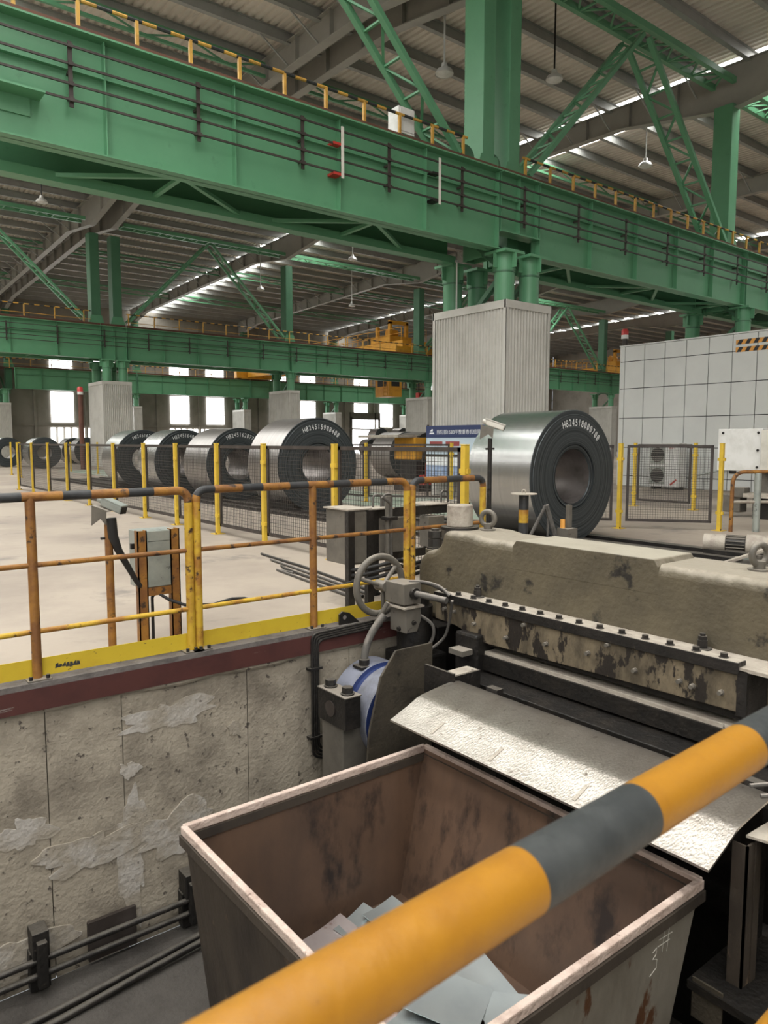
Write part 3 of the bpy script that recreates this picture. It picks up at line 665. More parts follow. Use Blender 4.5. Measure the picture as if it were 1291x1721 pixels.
# ================================================================ MESH FENCES
def fpost(x, y, label, h=1.46, w=.065, group='yellow fence posts'):
    t = thing('fence_post', (x, y, 0), label, 'fence post', group)
    part(t, 'shaft', m_postyel, bevel=.006, box=(x - w / 2, x + w / 2, y - w / 2, y + w / 2, 0, h)); part(t, 'cap', m_postyel, bevel=.006, box=(x - w / 2 - .004, x + w / 2 + .004, y - w / 2 - .004, y + w / 2 + .004, h, h + .012))
    part(t, 'base_plate', m_postyel, box=(x - .09, x + .09, y - .09, y + .09, 0, .01))
    part(t, 'anchor_bolt', m_dark, cyl=((x - .07, y - .07, .01), (x - .07, y - .07, .035), .009, 6)); part(t, 'anchor_bolt', m_dark, cyl=((x + .07, y + .07, .01), (x + .07, y + .07, .035), .009, 6))
    for z in (.3, 1.2): part(t, 'hinge_lug', m_postyel, box=(x - .02, x + .02, y - w / 2 - .03, y + w / 2 + .03, z - .025, z + .025))
    return t
def fpanel(p, q, label, z0=.13, z1=1.44, pitch=.05, group='black framed mesh fence panels', wire=.004):
    p, q = V((*p, 0)), V((*q, 0)); d = (q - p).normalized(); n = d.cross(V((0, 0, 1))); L = (q - p).length
    t = thing('mesh_fence', (p + q) / 2, label, 'fence panel', group); U = V((0, 0, 1)); w = .045
    part(t, 'frame', m_frame, bar=[(p + U * (z1 - w / 2), q + U * (z1 - w / 2), .03, w), (p + U * (z0 + w / 2), q + U * (z0 + w / 2), .03, w), (p + U * z0 + d * w / 2, p + U * z1 + d * w / 2, .03, w, d.cross(n) if False else d), (q + U * z0 - d * w / 2, q + U * z1 - d * w / 2, .03, w, d)])
    mb = MB(); k = int(L / pitch)
    for i in range(1, k):
        c = p + d * (L * i / k); mb.bar(c + U * z0, c + U * z1, wire, wire, d)
    k = int((z1 - z0) / pitch)
    for i in range(1, k):
        z = z0 + (z1 - z0) * i / k; mb.bar(p + U * z, q + U * z, wire, wire)
    o = mb.build('wire_mesh', m_mesh, t); o['kind'] = 'stuff'
    return t
FY = [5.35, 7.68, 9.5, 11.05, 12.72, 14.3, 16.1, 17.9, 19.7, 21.5, 23.3, 25.1]
for i, y in enumerate(FY):
    fpost(5.25, y, ('yellow fence post at the near end of the fence, before the big bright coil' if i == 0 else '%s yellow fence post counting from the near end of the coil fence' % ORD[i]))
    if i: fpanel((5.27, FY[i - 1] + .07), (5.27, y - .07), '%s mesh fence panel counting from the near end of the coil fence' % ORD[i - 1])
# fence on the far side of the conveyor
F2 = [(10.83, 14.68), (11.2, 17.3), (11.2, 12.0), (11.2, 20.0)]
FB = [(12.4, 13.1), (11.0, 14.7), (10.9, 17.2), (10.9, 20.2), (10.9, 23.4), (10.7, 27), (10.7, 31), (10.7, 35), (10.6, 39)]
for i, (x, y) in enumerate(FB):
    fpost(x, y, '%s yellow post of the fence beyond the coils, counted from the casing' % ORD[i])
    if i and i < 6: fpanel((FB[i - 1][0], FB[i - 1][1] + .07), (x, y - .07), '%s mesh panel of the fence beyond the coils, counted from the casing' % ORD[i - 1], pitch=.07)
for i, (x, y) in enumerate([(7.4, 35.1), (7.38, 36.6), (7.1, 33.5)]): fpost(x, y, '%s of three distant yellow posts at the left frame edge' % ORD[i])
# fence at the right
fpost(11.05, 7.46, 'yellow fence post right of the big bright coil'); fpost(12.1, 6.22, 'yellow fence post beside the white bolted box')
fpanel((11.12, 7.38), (11.98, 6.30), 'near mesh gate panel between two yellow posts in front of the cabin', pitch=.04)
fpost(15.24, 9.9, 'far yellow post before the outdoor unit, left one'); fpost(15.34, 8.48, 'far yellow post before the outdoor unit, right one')
fpanel((15.24, 9.83), (15.33, 8.56), 'far mesh panel standing before the outdoor unit'); fpanel((10.98, 7.55), (10.2, 8.5), 'mesh panel edge showing just right of the big bright coil')
fpost(13.5, 11.6, 'yellow post half hidden behind the big bright coil, by the notice board')

# ================================================================ PIT RAILING (tubes with yellow and black bands)
def railing(x0, x1, bnd, posts, label, h=1.16, first=True, last=True, black0=False, rust=True, low=True):
    Y = 4.9; r = .03; t = thing('pit_railing', ((x0 + x1) / 2, Y, 0), label, 'railing', 'yellow pit railings')
    path = ([(x0, Y, .012), (x0, Y, h)] if first else [(x0, Y, h)]) + ([(x1, Y, h), (x1, Y, .012)] if last else [(x1, Y, h)])
    pp = fillet(path, .085, 7) if len(path) > 2 else [V(p) for p in path]
    out = [pp[0]]; 
    for a, b in zip(pp, pp[1:]):
        if abs(a.z - h) < .002 and abs(b.z - h) < .002 and abs(b.x - a.x) > .2:
            for x in sorted(bnd):
                if a.x + .01 < x < b.x - .01: out.append(V((x, Y, h)))
        out.append(b)
    def isblack(m):
        if m.z < h - .16: return 2
        if m.z < h - .05: return 0
        return (sum(1 for x in bnd if x < m.x) + (1 if black0 else 0)) % 2
    bd = [isblack((a + b) / 2) for a, b in zip(out, out[1:])]
    MB().tube(out, r, 14, bd).build('top_rail', [m_yelrust, m_black, m_yel], t, 40)
    for z in ((.735, .315) if low else (.735,)): part(t, 'mid_rail', m_yel if z < .5 else m_yelrust, smooth=40, cyl=((x0, Y, z), (x1, Y, z), .017, 10))
    for x in posts: part(t, 'post', m_yelrust, smooth=40, cyl=((x, Y, .012), (x, Y, h), .03, 12))
    for x in posts + ([x0] if first else []) + ([x1] if last else []):
        f = part(t, 'foot_plate', m_grey, box=(x - .07, x + .07, Y - .07, Y + .07, .012, .022)); parts(f, 'foot_bolt', m_dark, cyl=[((x + s_ * .05, Y - .05, .022), (x + s_ * .05, Y - .05, .045), .012, 6) for s_ in (-1, 1)])
    if low: part(t, 'toe_board', m_toe, box=(x0 + (.02 if first else 0), x1 - (.02 if last else 0), Y + .02, Y + .026, .02, .135))
    return t
r1 = railing(-3.2, 2.105, [.55, .755, 1.03, 1.27, 1.443, 1.685, 1.855], [-1.0, 1.08], 'yellow pit railing panel at the left frame edge with black bands', first=False, black0=True)
mk = MB(); rr = random.Random(5)
for i in range(7):
    x = 1.19 + i * .022; mk.prism([(x, 4.919, .045 + rr.uniform(0, .012)), (x + .024, 4.919, .05 + rr.uniform(0, .012)), (x + .02, 4.919, .075 + rr.uniform(0, .015)), (x + .004, 4.919, .07 + rr.uniform(0, .012))], (0, .001, 0))
mk.build('paint_smear', m_black, r1)
railing(2.165, 4.11, [2.30, 2.52, 2.69, 2.92, 3.088, 3.324, 3.488, 3.70, 3.872], [3.14], 'yellow pit railing panel behind the handwheel with black bands', black0=True)
railing(4.17, 5.05, [4.29, 4.56, 4.76, 4.915], [], 'short yellow pit railing panel behind the grey machine cylinder', black0=True, low=False)
# foreground rail
t = thing('foreground_railing', (.8, .37, 0), 'thick amber and black handrail crossing the foreground close to the lens', 'railing')
xs_ = [-1.2, -.05, .478, .665, .915, 1.08, 1.33, 1.53, 2.2]; kk = [1, 0, 1, 0, 1, 0, 1, 0]
MB().tube([(x, .408 + .039 * (x - .455), 1.113) for x in xs_], .030, 40, kk).build('top_rail', [m_fgyel, m_fgblk], t, 40)
part(t, 'mid_rail', m_fgyel, smooth=40, cyl=((-1.2, .343, .655), (2.2, .476, .655), .017, 20))
parts(t, 'post', m_fgyel, smooth=40, cyl=[((-.9, .355, 0), (-.9, .355, 1.11), .027, 16), ((2.0, .468, 0), (2.0, .468, 1.11), .027, 16)])

# ================================================================ FLOOR FURNITURE BY THE PIT
def cctv(x, y, h, yaw, label, head, pole_mat, r=.028, k=.72):
    t = thing('camera_post', (x, y, 0), label, 'security camera')
    part(t, 'pole', pole_mat, smooth=40, cyl=((x, y, 0), (x, y, h), r, 12)); part(t, 'base_plate', pole_mat, box=(x - .08, x + .08, y - .08, y + .08, 0, .01))
    part(t, 'clamp', m_dark, cyl=[((x - .055, y, h - .1), (x + .055, y, h - .1), .010, 8)])
    ex = V((math.cos(yaw), math.sin(yaw), 0)); ey = V((-ex.y, ex.x, 0)); z = V((0, 0, 1)); ax = (ex - z * .35).normalized(); az = ey.cross(ax) * -1
    c = V((x, y, h + .09))
    part(t, 'bracket', m_grey, prism=[([c - ex * .12 * k + z * .05 * k - ey * .06, c + ex * .05 * k - z * .0 - ey * .06, c + ex * .04 * k - z * .13 * k - ey * .06, c - ex * .02 * k - z * .07 * k - ey * .06, c - ex * .13 * k - z * .14 * k - ey * .06], ey * .006), ([c - ex * .13 * k + z * .05 * k - ey * .06, c + ex * .06 * k - ey * .06, c + ex * .06 * k + ey * .04, c - ex * .13 * k + z * .05 * k + ey * .04], z * .006)])
    hc = c + ex * .07 * k + z * .035
    hd = part(t, 'housing', head, bevel=.012, obox=(hc, ax * .125 * k, ey * .045 * k, az * .04 * k)); part(hd, 'sunshield', head, obox=(hc + az * .044 * k - ax * .01, ax * .14 * k, ey * .052 * k, az * .004)); part(hd, 'lens_window', m_dark, obox=(hc + ax * .127 * k, ax * .002, ey * .038 * k, az * .033 * k))
    part(hd, 'mount', head, smooth=40, cyl=(hc - ax * .125 * k, hc - ax * .18 * k, .03 * k, 12))
    return t
cctv(1.645, 5.2, .93, math.radians(-58), 'grey security camera on a rusty yellow post behind the left railing', m_zinc, m_yelrust)
t = thing('conduit_hose', (1.75, 5.2, .4), 'slanting black hose from the camera post to the grey box', 'hose')
part(t, 'hose', m_rubber, smooth=40, tube=([(1.655, 5.165, .97), (1.665, 5.165, .84), (1.70, 5.17, .74), (1.83, 5.2, .5), (1.86, 5.21, .46)], [.034, .034, .026, .018, .018], 10))
# box on two yellow channel posts
t = thing('control_box', (2.0, 5.27, 0), 'galvanised control box on two rusty yellow channel posts behind left railing', 'control box')
part(t, 'post', m_yelrust, box=[(1.845, 1.915, 5.2, 5.208, 0, .86), (1.845, 1.853, 5.2, 5.26, 0, .86), (1.907, 1.915, 5.2, 5.26, 0, .86)])
part(t, 'post', m_yelrust, box=[(2.09, 2.16, 5.2, 5.208, 0, .86), (2.09, 2.098, 5.2, 5.26, 0, .86), (2.152, 2.16, 5.2, 5.29, 0, .86)])
part(t, 'crossbar', m_yelrust, box=(1.915, 2.09, 5.2, 5.25, .38, .44))
b = part(t, 'enclosure', m_zinc, bevel=.004, box=(1.86, 2.14, 5.215, 5.42, .44, .855)); part(b, 'cover', m_zinc, box=(1.918, 2.088, 5.205, 5.214, .445, .775)); part(b, 'top_strip', m_zinc, box=(1.918, 2.088, 5.204, 5.214, .78, .85))
parts(t, 'hinge_lug', m_dark, box=[(1.835, 1.86, 5.3, 5.33, .5, .54), (1.835, 1.86, 5.3, 5.33, .72, .76)])
t = thing('floor_cable', (2.8, 5.1, .3), 'black cable drooping from control box along the lower railing', 'cable')
part(t, 'cable', m_rubber, smooth=50, tube=([V(p) for p in [(1.96, 5.25, .0), (1.96, 5.25, .36), (1.98, 5.22, .40), (2.06, 5.18, .34), (2.15, 5.1, .30), (2.3, 4.95, .31), (2.45, 4.94, .335), (2.55, 4.94, .325), (2.62, 4.935, .30), (2.9, 4.935, .305), (3.4, 4.935, .31), (3.6, 4.94, .34)]], .012, 8))
# grey enclosure on dark channel legs behind the handwheel
t = thing('terminal_box', (3.93, 5.45, 0), 'tall grey terminal box on dark channel legs behind the handwheel', 'terminal box')
part(t, 'enclosure', m_grey, bevel=.004, box=(3.83, 4.06, 5.38, 5.75, .38, .88)); part(t, 'lid', m_pale, box=(3.81, 4.08, 5.36, 5.77, .88, .892))
part(t, 'door', m_grey, box=(3.87, 4.02, 5.365, 5.38, .40, .86))
for x in (3.80, 4.02): part(t, 'leg', m_dark, box=[(x, x + .07, 5.345, 5.355, 0, .875), (x, x + .01, 5.355, 5.40, 0, .875)])
t = thing('pipe_rack', (5.0, 5.7, 0), 'dark channel frame carrying small grey boxes behind the railing', 'frame')
part(t, 'top_channel', m_dark, box=(4.05, 5.6, 5.62, 5.68, .76, .85)); parts(t, 'leg', m_dark, box=[(4.3, 4.36, 5.62, 5.68, 0, .76), (5.45, 5.51, 5.62, 5.68, 0, .76)]); part(t, 'lower_channel', m_dark, box=(4.3, 5.5, 5.62, 5.68, .34, .42)); parts(t, 'table_plate', m_pale, box=[(4.0, 4.5, 5.55, 5.8, .85, .862), (4.95, 5.6, 5.6, 5.95, .85, .862)])
for i, (x, w, z0, z1) in enumerate([(4.08, .16, .45, .84), (4.42, .2, .42, .76), (4.95, .22, .43, .74), (5.3, .12, .46, .66)]): part(t, 'box', m_grey, bevel=.004, box=(x, x + w, 5.56, 5.70, z0, z1))
parts(t, 'conduit_bend', m_hose, smooth=50, tube=[(fillet([(x, 5.7, .86), (x, 5.7, .98), (x + .1, 5.7, .98), (x + .1, 5.7, .86)], .04, 5), .012, 8) for x in (4.35, 4.48, 5.25)])
t = thing('conduit_pole', (4.22, 5.3, 0), 'dark vertical conduit pole with bent top pipe behind the railing', 'pole')
part(t, 'pole', m_grey, smooth=40, cyl=((4.22, 5.3, 0), (4.22, 5.3, 1.0), .03, 12)); part(t, 'bent_pipe', m_hose, smooth=40, tube=(fillet([(4.21, 5.24, .4), (4.21, 5.24, .93), (4.10, 5.24, 1.0)], .05, 5), .013, 8)); part(t, 'clamp', m_dark, box=(4.17, 4.27, 5.22, 5.34, .78, .81))
random.seed(3)
for i, lab in enumerate(['upper loop of black cable slung behind the handwheel', 'middle loop of black cable slung behind the handwheel', 'lower loop of black cable slung behind the handwheel']):
    t = thing('cable_loop', (4.1, 5.15, .2), lab, 'cable', 'cable loops')
    z = .36 - .05 * i; part(t, 'cable', m_rubber, smooth=50, tube=([(3.84, 5.36, z - .02), (3.86, 5.2, z + .01), (4.0, 5.1, z + .05), (4.2, 5.1, z + .07), (4.35, 5.1, z + .02), (4.55, 5.12, z + .04), (4.8, 5.2, z + .2 - .05 * i)], .017, 8))
for i in range(4):
    t = thing('floor_pipe', (4, 7, 0), '%s thin pipe lying on the floor along the fence foot' % ORD[i], 'pipe', 'pipes on the floor')
    part(t, 'pipe', m_hose if i % 2 else m_dark, smooth=40, tube=([(4.7 - .14 * i, 8.6 - .5 * i, .02), (4.6 - .12 * i, 7.4, .02), (4.35 - .1 * i, 5.6, .02)], .016, 8))
# second camera post, capped stub post and hose stand beyond the shear
cctv(5.19, 4.95, 1.53, math.radians(-50), 'dusty pale security camera on a dark post before the big coil', m_cream, m_dark, .022)
t = thing('stub_post', (5.15, 4.48, 0), 'chipped yellow and black stub post with a flat top plate', 'post')
pts = [(5.15, 4.48, z) for z in (0, .25, .76, .88, 1.02)]
MB().tube(pts, .045, 14, [0, 1, 0, 1]).build('shaft', [m_yel, m_black], t, 40); part(t, 'top_plate', m_pale, smooth=40, cyl=((5.15, 4.48, 1.02), (5.15, 4.48, 1.03), .12, 20)); part(t, 'lifting_eye', m_pale, smooth=50, torus=((5.15, 4.48, 1.045), (1, .5, 0), .018, .005, 14, 6))
t = thing('hose_stand', (5.25, 4.3, 0), 'small bent dark hose stand behind the shear beam', 'hose stand')
parts(t, 'strut', m_hose, smooth=40, tube=[([(5.05, 4.38, .55), (5.22, 4.28, .93)], .016, 8), ([(5.22, 4.28, .93), (5.33, 4.22, .55)], .025, 8), ([(5.24, 4.27, .9), (5.24, 4.27, .5)], .012, 8)]); part(t, 'foot', m_dark, box=(5.0, 5.4, 4.15, 4.4, 0, .55))
t = thing('sensor_post', (5.42, 4.2, 0), 'short dark sensor post with a small orange lamp', 'sensor')
part(t, 'post', m_grey, box=(5.40, 5.44, 4.16, 4.2, 0, .93)); part(t, 'lamp', m_orange, smooth=40, cyl=((5.36, 4.2, .72), (5.36, 4.2, .80), .022, 10)); part(t, 'base_block', m_grey, box=(5.33, 5.47, 4.12, 4.24, 0, .72))

# ================================================================ SHEAR MACHINE
BX = 4.25
t = sh = thing('shear_machine', (4.5, 3.2, PZ), 'olive shear machine with bolted blade holder standing over the pit', 'shear')
# crossbeam outline in the Y-Z plane, swept along X
ya, yb = 4.93, .4
out = [(ya, -.05), (ya, .40), (ya - .04, .49), (ya - .12, .545), (ya - .22, .57), (ya - .28, .60), (ya - .31, .66), (ya - .32, .745), (ya - .66, .745), (ya - .78, .725), (yb, .70), (yb, -.05)]
o = part(t, 'crossbeam', m_olive, bevel=.07, smooth=50, prism=([(BX, y, z) for y, z in out], (.56, 0, 0))); o.modifiers[0].segments = 4
part(t, 'machined_pad', m_olive, bevel=.005, prism=[([(BX - .002, y, z) for y, z in [(3.82, .52), (3.80, .70), (3.765, .745), (2.60, .745), (2.57, .70), (2.56, .52)]], (.46, 0, 0))])
part(t, 'pad_top', m_pad, box=(BX - .001, BX + .45, 2.61, 3.755, .745, .7465))
part(t, 'cylinder_flange', m_dark, smooth=40, cyl=((4.46, 4.60, .74), (4.46, 4.60, .765), .165, 28)); part(t, 'top_cylinder', m_pale, smooth=40, bevel=.008, cyl=((4.46, 4.60, .765), (4.46, 4.60, .955), .113, 32))
part(t, 'hex_nut', m_dust, smooth=20, cyl=[((4.38, 4.83, .55), (4.38, 4.83, .565), .075, 6), ((4.38, 4.83, .565), (4.38, 4.83, .64), .062, 6), ((4.38, 4.83, .65), (4.38, 4.83, .71), .062, 6), ((4.38, 4.83, .71), (4.38, 4.83, .73), .035, 12)])
part(t, 'nut_boss', m_olive, smooth=40, cyl=((4.38, 4.83, .48), (4.38, 4.83, .55), .085, 20))
for (x, y, z) in [(4.56, 4.36, .745), (4.58, 2.09, .71)]:
    e = part(t, 'eye_bolt', m_grey, smooth=50, torus=((x, y, z + .10), (.95, .35, 0) if y > 3 else (.3, .95, 0), .062, .021, 28, 12)); part(e, 'shank', m_grey, smooth=40, cyl=[((x, y, z - .03), (x, y, z + .012), .065, 20), ((x, y, z), (x, y, z + .06), .036, 16)])
# ledge, bolted clamp bar and blade holder
part(t, 'ledge', m_pale, box=(4.0, BX + .02, 1.75, 4.36, .235, .255))
part(t, 'clamp_bar', m_dark, bevel=.003, box=(3.985, 4.075, 1.905, 4.405, .215, .283)); part(t, 'clamp_bar_top', m_pale, box=(3.99, 4.07, 1.91, 4.40, .283, .2845))
for i in range(15): 
    y = 4.33 - i * (4.33 - 2.01) / 14; part(t, 'bar_bolt', m_dark, bolt=((4.03, y, .284), (0, 0, 1), .022, .026))
for y in (4.12, 2.23):
    n = part(t, 'stud_nut', m_dark, smooth=20, cyl=[((4.20, y, .255), (4.20, y, .262), .055, 16), ((4.20, y, .262), (4.20, y, .31), .032, 6), ((4.20, y, .31), (4.20, y, .335), .028, 6), ((4.20, y, .335), (4.20, y, .35), .016, 10)])
part(t, 'blade_holder', m_oliveworn, bevel=.004, prism=([(4.0, 1.915, -.0), (4.0, 1.915, .235), (4.0, 4.40, .235), (4.0, 4.40, .06), (4.0, 4.17, .045), (4.0, 3.85, -.03)], (.2, 0, 0)))
part(t, 'holder_end', m_dark, box=(4.0, 4.25, 1.86, 1.915, -.02, .24))
for y, z in [(4.28, .16), (4.17, .155), (3.95, .10), (3.62, .06), (3.25, .095), (2.9, .11), (2.55, .08), (2.25, .09), (2.17, .08), (2.0, .09), (3.45, .19), (2.75, .2)]:
    part(t, 'face_bolt', m_grey, bolt=((4.0, y, z), (-1, 0, 0), .014, .03))
part(t, 'lower_bar', m_oilshade, box=(4.05, 4.3, 1.9, 3.9, -.06, .0))
# frame columns
part(t, 'side_frame', m_oilshade, bevel=.01, box=(4.1, 4.8, 4.48, 4.92, PZ, -.05)); part(t, 'side_frame', m_oilshade, bevel=.01, box=(4.25, 4.8, .4, 1.5, PZ, -.05))
part(t, 'guide_cylinder', m_oilshade, smooth=40, cyl=((3.93, 4.58, -.28), (3.93, 4.58, .15), .15, 24)); part(t, 'guide_block', m_oilshade, bevel=.02, box=(3.78, 4.12, 4.38, 4.8, -.75, -.24))
part(t, 'guide_block', m_oilshade, bevel=.02, box=(3.93, 4.12, 3.86, 4.1, -.42, .03)); part(t, 'guide_cap', m_oilshade, smooth=40, cyl=((3.95, 4.6, .12), (3.95, 4.6, .24), .12, 20))
# strip table and lower blade beam
part(t, 'strip_table', m_pale, box=(4.02, 4.8, 1.6, 3.86, -.125, -.1)); part(t, 'table_face', m_oilshade, box=(4.0, 4.05, 1.3, 3.9, -.24, -.125))
part(t, 'lower_blade_beam', m_oilshade, bevel=.006, box=(3.78, 4.05, 1.2, 4.05, -.45, -.26)); part(t, 'lower_face', m_oilshade, box=(3.72, 3.80, 1.2, 4.1, -1.0, -.45))
for i in range(9): part(t, 'lower_bolt', m_grime, bolt=((3.78, 3.85 - i * .28, -.35), (-1, 0, 0), .025, .03))
part(t, 'guide_strip', m_grey, box=(3.82, 4.0, 3.9, 4.05, -.12, -.08))
part(t, 'back_plate', m_oilshade, box=(4.82, 4.9, .4, 4.8, PZ, .0))
part(t, 'bed_block', m_oilshade, box=(3.95, 4.8, 1.2, 4.4, PZ, -.5))
# chute plate below the blades
t = thing('chute_plate', (3.2, 2.5, -.3), 'scuffed bright steel chute plate sloping from shear into the bin', 'chute')
def chute_sheet(P, ya, yb):
    n = len(P); mb = MB()
    vs = [(x, y, z + dz) for dz in (0, -.012) for y in (ya, yb) for x, z in P]
    fs = []
    for u in range(n - 1): fs += [(u, u + 1, n + u + 1, n + u), (2 * n + u, 3 * n + u, 3 * n + u + 1, 2 * n + u + 1), (u, 2 * n + u, 2 * n + u + 1, u + 1), (n + u, n + u + 1, 3 * n + u + 1, 3 * n + u)]
    fs += [(0, n, 3 * n, 2 * n), (n - 1, 3 * n - 1, 4 * n - 1, 2 * n - 1)]
    return mb.add(vs, fs)
chute_sheet([(2.90, -.30), (2.93, -.289), (3.04, -.245), (3.13, -.203), (3.16, -.194), (3.20, -.187), (3.27, -.177), (3.34, -.168), (3.41, -.160), (3.47, -.158), (3.52, -.168), (3.55, -.195), (3.57, -.26)], 3.62, 1.47).build('plate', m_chute, t, 60)
for y in (3.27, 2.78, 2.20): part(t, 'weld_strip', m_pale, prism=([(2.93, y, -.2885), (3.04, y, -.2445), (3.04, y - .02, -.2445), (2.93, y - .02, -.2885)], (0, 0, .003)))
part(t, 'support_bracket', m_dark, box=[(3.45, 3.75, 3.64, 3.76, -.32, -.14), (3.44, 3.46, 3.6, 3.9, -.5, -.1)]); part(t, 'bracket_cap', m_pale, box=(3.46, 3.72, 3.64, 3.75, -.14, -.13))
parts(t, 'back_leg', m_dark, box=[(3.56, 3.62, 3.3, 3.4, PZ, -.16), (3.56, 3.62, 1.55, 1.65, PZ, -.16)])
t = thing('angle_stand', (3.3, 1.3, PZ), 'rusty angle iron stand with a ragged plate under the chute corner', 'stand')
part(t, 'leg', m_bindark, box=[(3.17, 3.18, 1.435, 1.505, -.95, -.28), (3.17, 3.235, 1.435, 1.445, -.95, -.28)]); part(t, 'leg', m_bindark, box=(3.24, 3.29, 1.43, 1.44, -.95, -.28))
part(t, 'top_plate', m_pale, prism=([(3.20, 1.46, -.255), (3.24, 1.30, -.255), (3.32, 1.27, -.255), (3.40, 1.31, -.255), (3.75, 1.22, -.255), (3.75, 1.44, -.255)], (0, 0, .012))); part(t, 'ragged_plate', m_rim, prism=([(3.34, 1.30, -.24), (3.30, 1.16, -.24), (3.48, 1.10, -.24), (3.7, 1.14, -.24), (3.72, 1.25, -.24), (3.5, 1.28, -.24)], (0, 0, .01)))
part(t, 'cross_beam', m_rust, box=(3.17, 3.8, 1.28, 1.34, -.36, -.27)); part(t, 'side_plate', m_grime, box=(3.05, 3.06, 1.46, 1.60, -1.12, -.93)); part(t, 'lower_shelf', m_oilshade, box=(3.04, 3.8, 1.15, 1.62, -.99, -.95)); parts(t, 'shelf_leg', m_oilshade, box=[(3.08, 3.16, 1.2, 1.28, PZ, -.99), (3.65, 3.73, 1.2, 1.28, PZ, -.99)])
part(t, 'floor_beam', m_grime, box=(2.95, 3.8, 1.35, 1.43, PZ, PZ + .1))
t = thing('grey_hoses', (3.6, 1.2, -.2), 'pair of thin grey hoses by the right end of the chute', 'hose')
parts(t, 'hose', m_hose, smooth=40, tube=[([(3.3, 1.5, -.06), (3.5, 1.35, -.04), (3.9, 1.3, .0), (4.2, 1.2, .05)], .01, 8), ([(3.3, 1.45, -.09), (3.5, 1.3, -.07), (3.9, 1.25, -.03), (4.2, 1.15, .0)], .01, 8)])

# ================================================================ HANDWHEEL AND DRUM
t = thing('handwheel_drive', (3.75, 4.6, -.3), 'dusty grey handwheel with its gearbox and shaft beside the shear', 'handwheel')
wc = V((3.70, 4.76, .315))
w = part(t, 'rim', m_grey, smooth=60, torus=(wc, (.0, 1, .0), .238, .028, 48, 12))
for a in (math.radians(40), math.radians(160), math.radians(280)): part(t, 'spoke', m_grey, smooth=40, cyl=(wc + V((0, -.04, 0)), wc + V((math.cos(a) * .235, 0, math.sin(a) * .235)), .018, 10))
part(t, 'hub', m_grey, smooth=40, cyl=(wc + V((0, -.1, 0)), wc + V((0, .03, 0)), .045, 16))
part(t, 'gearbox', m_grey, bevel=.006, box=(3.68, 3.86, 4.42, 4.66, .20, .37)); part(t, 'lower_gearbox', m_grey, bevel=.006, prism=([(3.70, 4.42, .17), (3.86, 4.42, .17), (3.86, 4.42, .06), (3.82, 4.42, -.03), (3.70, 4.42, -.03)], (0, .2, 0))); part(t, 'mount_plate', m_pale, box=(3.67, 3.88, 4.40, 4.66, .17, .185))
part(t, 'gland', m_dark, smooth=40, cyl=((3.78, 4.43, .29), (3.78, 4.39, .29), .045, 16)); part(t, 'shaft', m_hose, smooth=40, cyl=((3.78, 4.42, .29), (3.86, 4.12, .27), .026, 14)); parts(t, 'gear_bolt', m_dark, bolt=[((3.70, 4.5, .0), (-1, 0, 0), .016, .02), ((3.78, 4.42, .05), (0, -1, 0), .016, .02)])
part(t, 'drop_lever', m_grey, smooth=40, cyl=[((3.66, 4.6, .2), (3.60, 4.68, .02), .02, 10)])
part(t, 'column_plate', m_grime, bevel=.004, prism=([(3.34, 4.10, -.03), (3.7, 4.10, -.03), (3.7, 4.10, -1.5), (3.03, 4.10, -1.5), (3.09, 4.10, -.60), (3.20, 4.10, -.20)], (0, .02, 0)))
def hose(pts, r, lab, mat=None, cat='hose', n=8):
    p = [V(q) for q in pts]; out = []
    for i in range(len(p) - 1):
        a, b, c, d = p[max(i - 1, 0)], p[i], p[i + 1], p[min(i + 2, len(p) - 1)]
        for k in range(6):
            u = k / 6; out.append(.5 * ((2 * b) + (c - a) * u + (2 * a - 5 * b + 4 * c - d) * u * u + (3 * b - a - 3 * c + d) * u ** 3))
    out.append(p[-1]); tt = thing('hose', p[0], lab, cat, 'hoses round the drive'); part(tt, 'hose', mat or m_hose, smooth=50, tube=(out, r, n)); return tt
hose([(3.86, 4.45, .1), (3.93, 4.36, .02), (3.93, 4.36, -.1), (3.85, 4.4, -.2), (3.78, 4.42, -.24), (3.74, 4.42, -.17)], .014, 'inner pale hose looping below the handwheel gearbox')
hose([(3.92, 4.12, .26), (3.96, 4.2, .05), (3.94, 4.25, -.08), (3.84, 4.35, -.19), (3.77, 4.42, -.2)], .012, 'outer pale hose looping below the handwheel shaft')
hose([(3.8, 4.5, .37), (3.88, 4.4, .37), (3.95, 4.3, .34), (3.97, 4.2, .28)], .014, 'upper dusty hose arching over the shaft')
hose([(3.84, 4.55, .35), (3.95, 4.45, .345), (3.98, 4.3, .31), (4.0, 4.2, .27)], .014, 'rear dusty hose arching over the shaft')
hose([(3.62, 4.60, .1), (3.50, 4.60, -.02), (3.42, 4.58, -.14), (3.39, 4.57, -.29)], .030, 'thick dusty hose rising from the blue-banded drum', n=14)
t = thing('brake_drum', (3.5, 4.5, -1.3), 'grey drum with blue bands behind a black bolted clamp', 'drum')
dc = (3.50, 4.70, -.60)
part(t, 'drum', m_drum, smooth=40, lathe=(dc, (0, -1, 0), [(.0, 0), (.34, 0), (.36, .02), (.36, .22)], 48)); part(t, 'blue_band', m_blue, smooth=40, lathe=(dc, (0, -1, 0), [(.36, .22), (.345, .225), (.335, .23), (.335, .275), (.35, .285)], 48)); part(t, 'inner_drum', m_drum, smooth=40, lathe=(dc, (0, -1, 0), [(.35, .285), (.35, .47), (.345, .475)], 48)); part(t, 'blue_face', m_blue, smooth=40, lathe=(dc, (0, -1, 0), [(.345, .475), (.28, .475), (.27, .44), (0, .44)], 48))
part(t, 'hose_flange', m_dark, box=[(3.32, 3.46, 4.50, 4.62, -.275, -.255)]); part(t, 'hose_socket', m_dark, smooth=40, cyl=((3.39, 4.56, -.26), (3.39, 4.56, -.21), .042, 14))
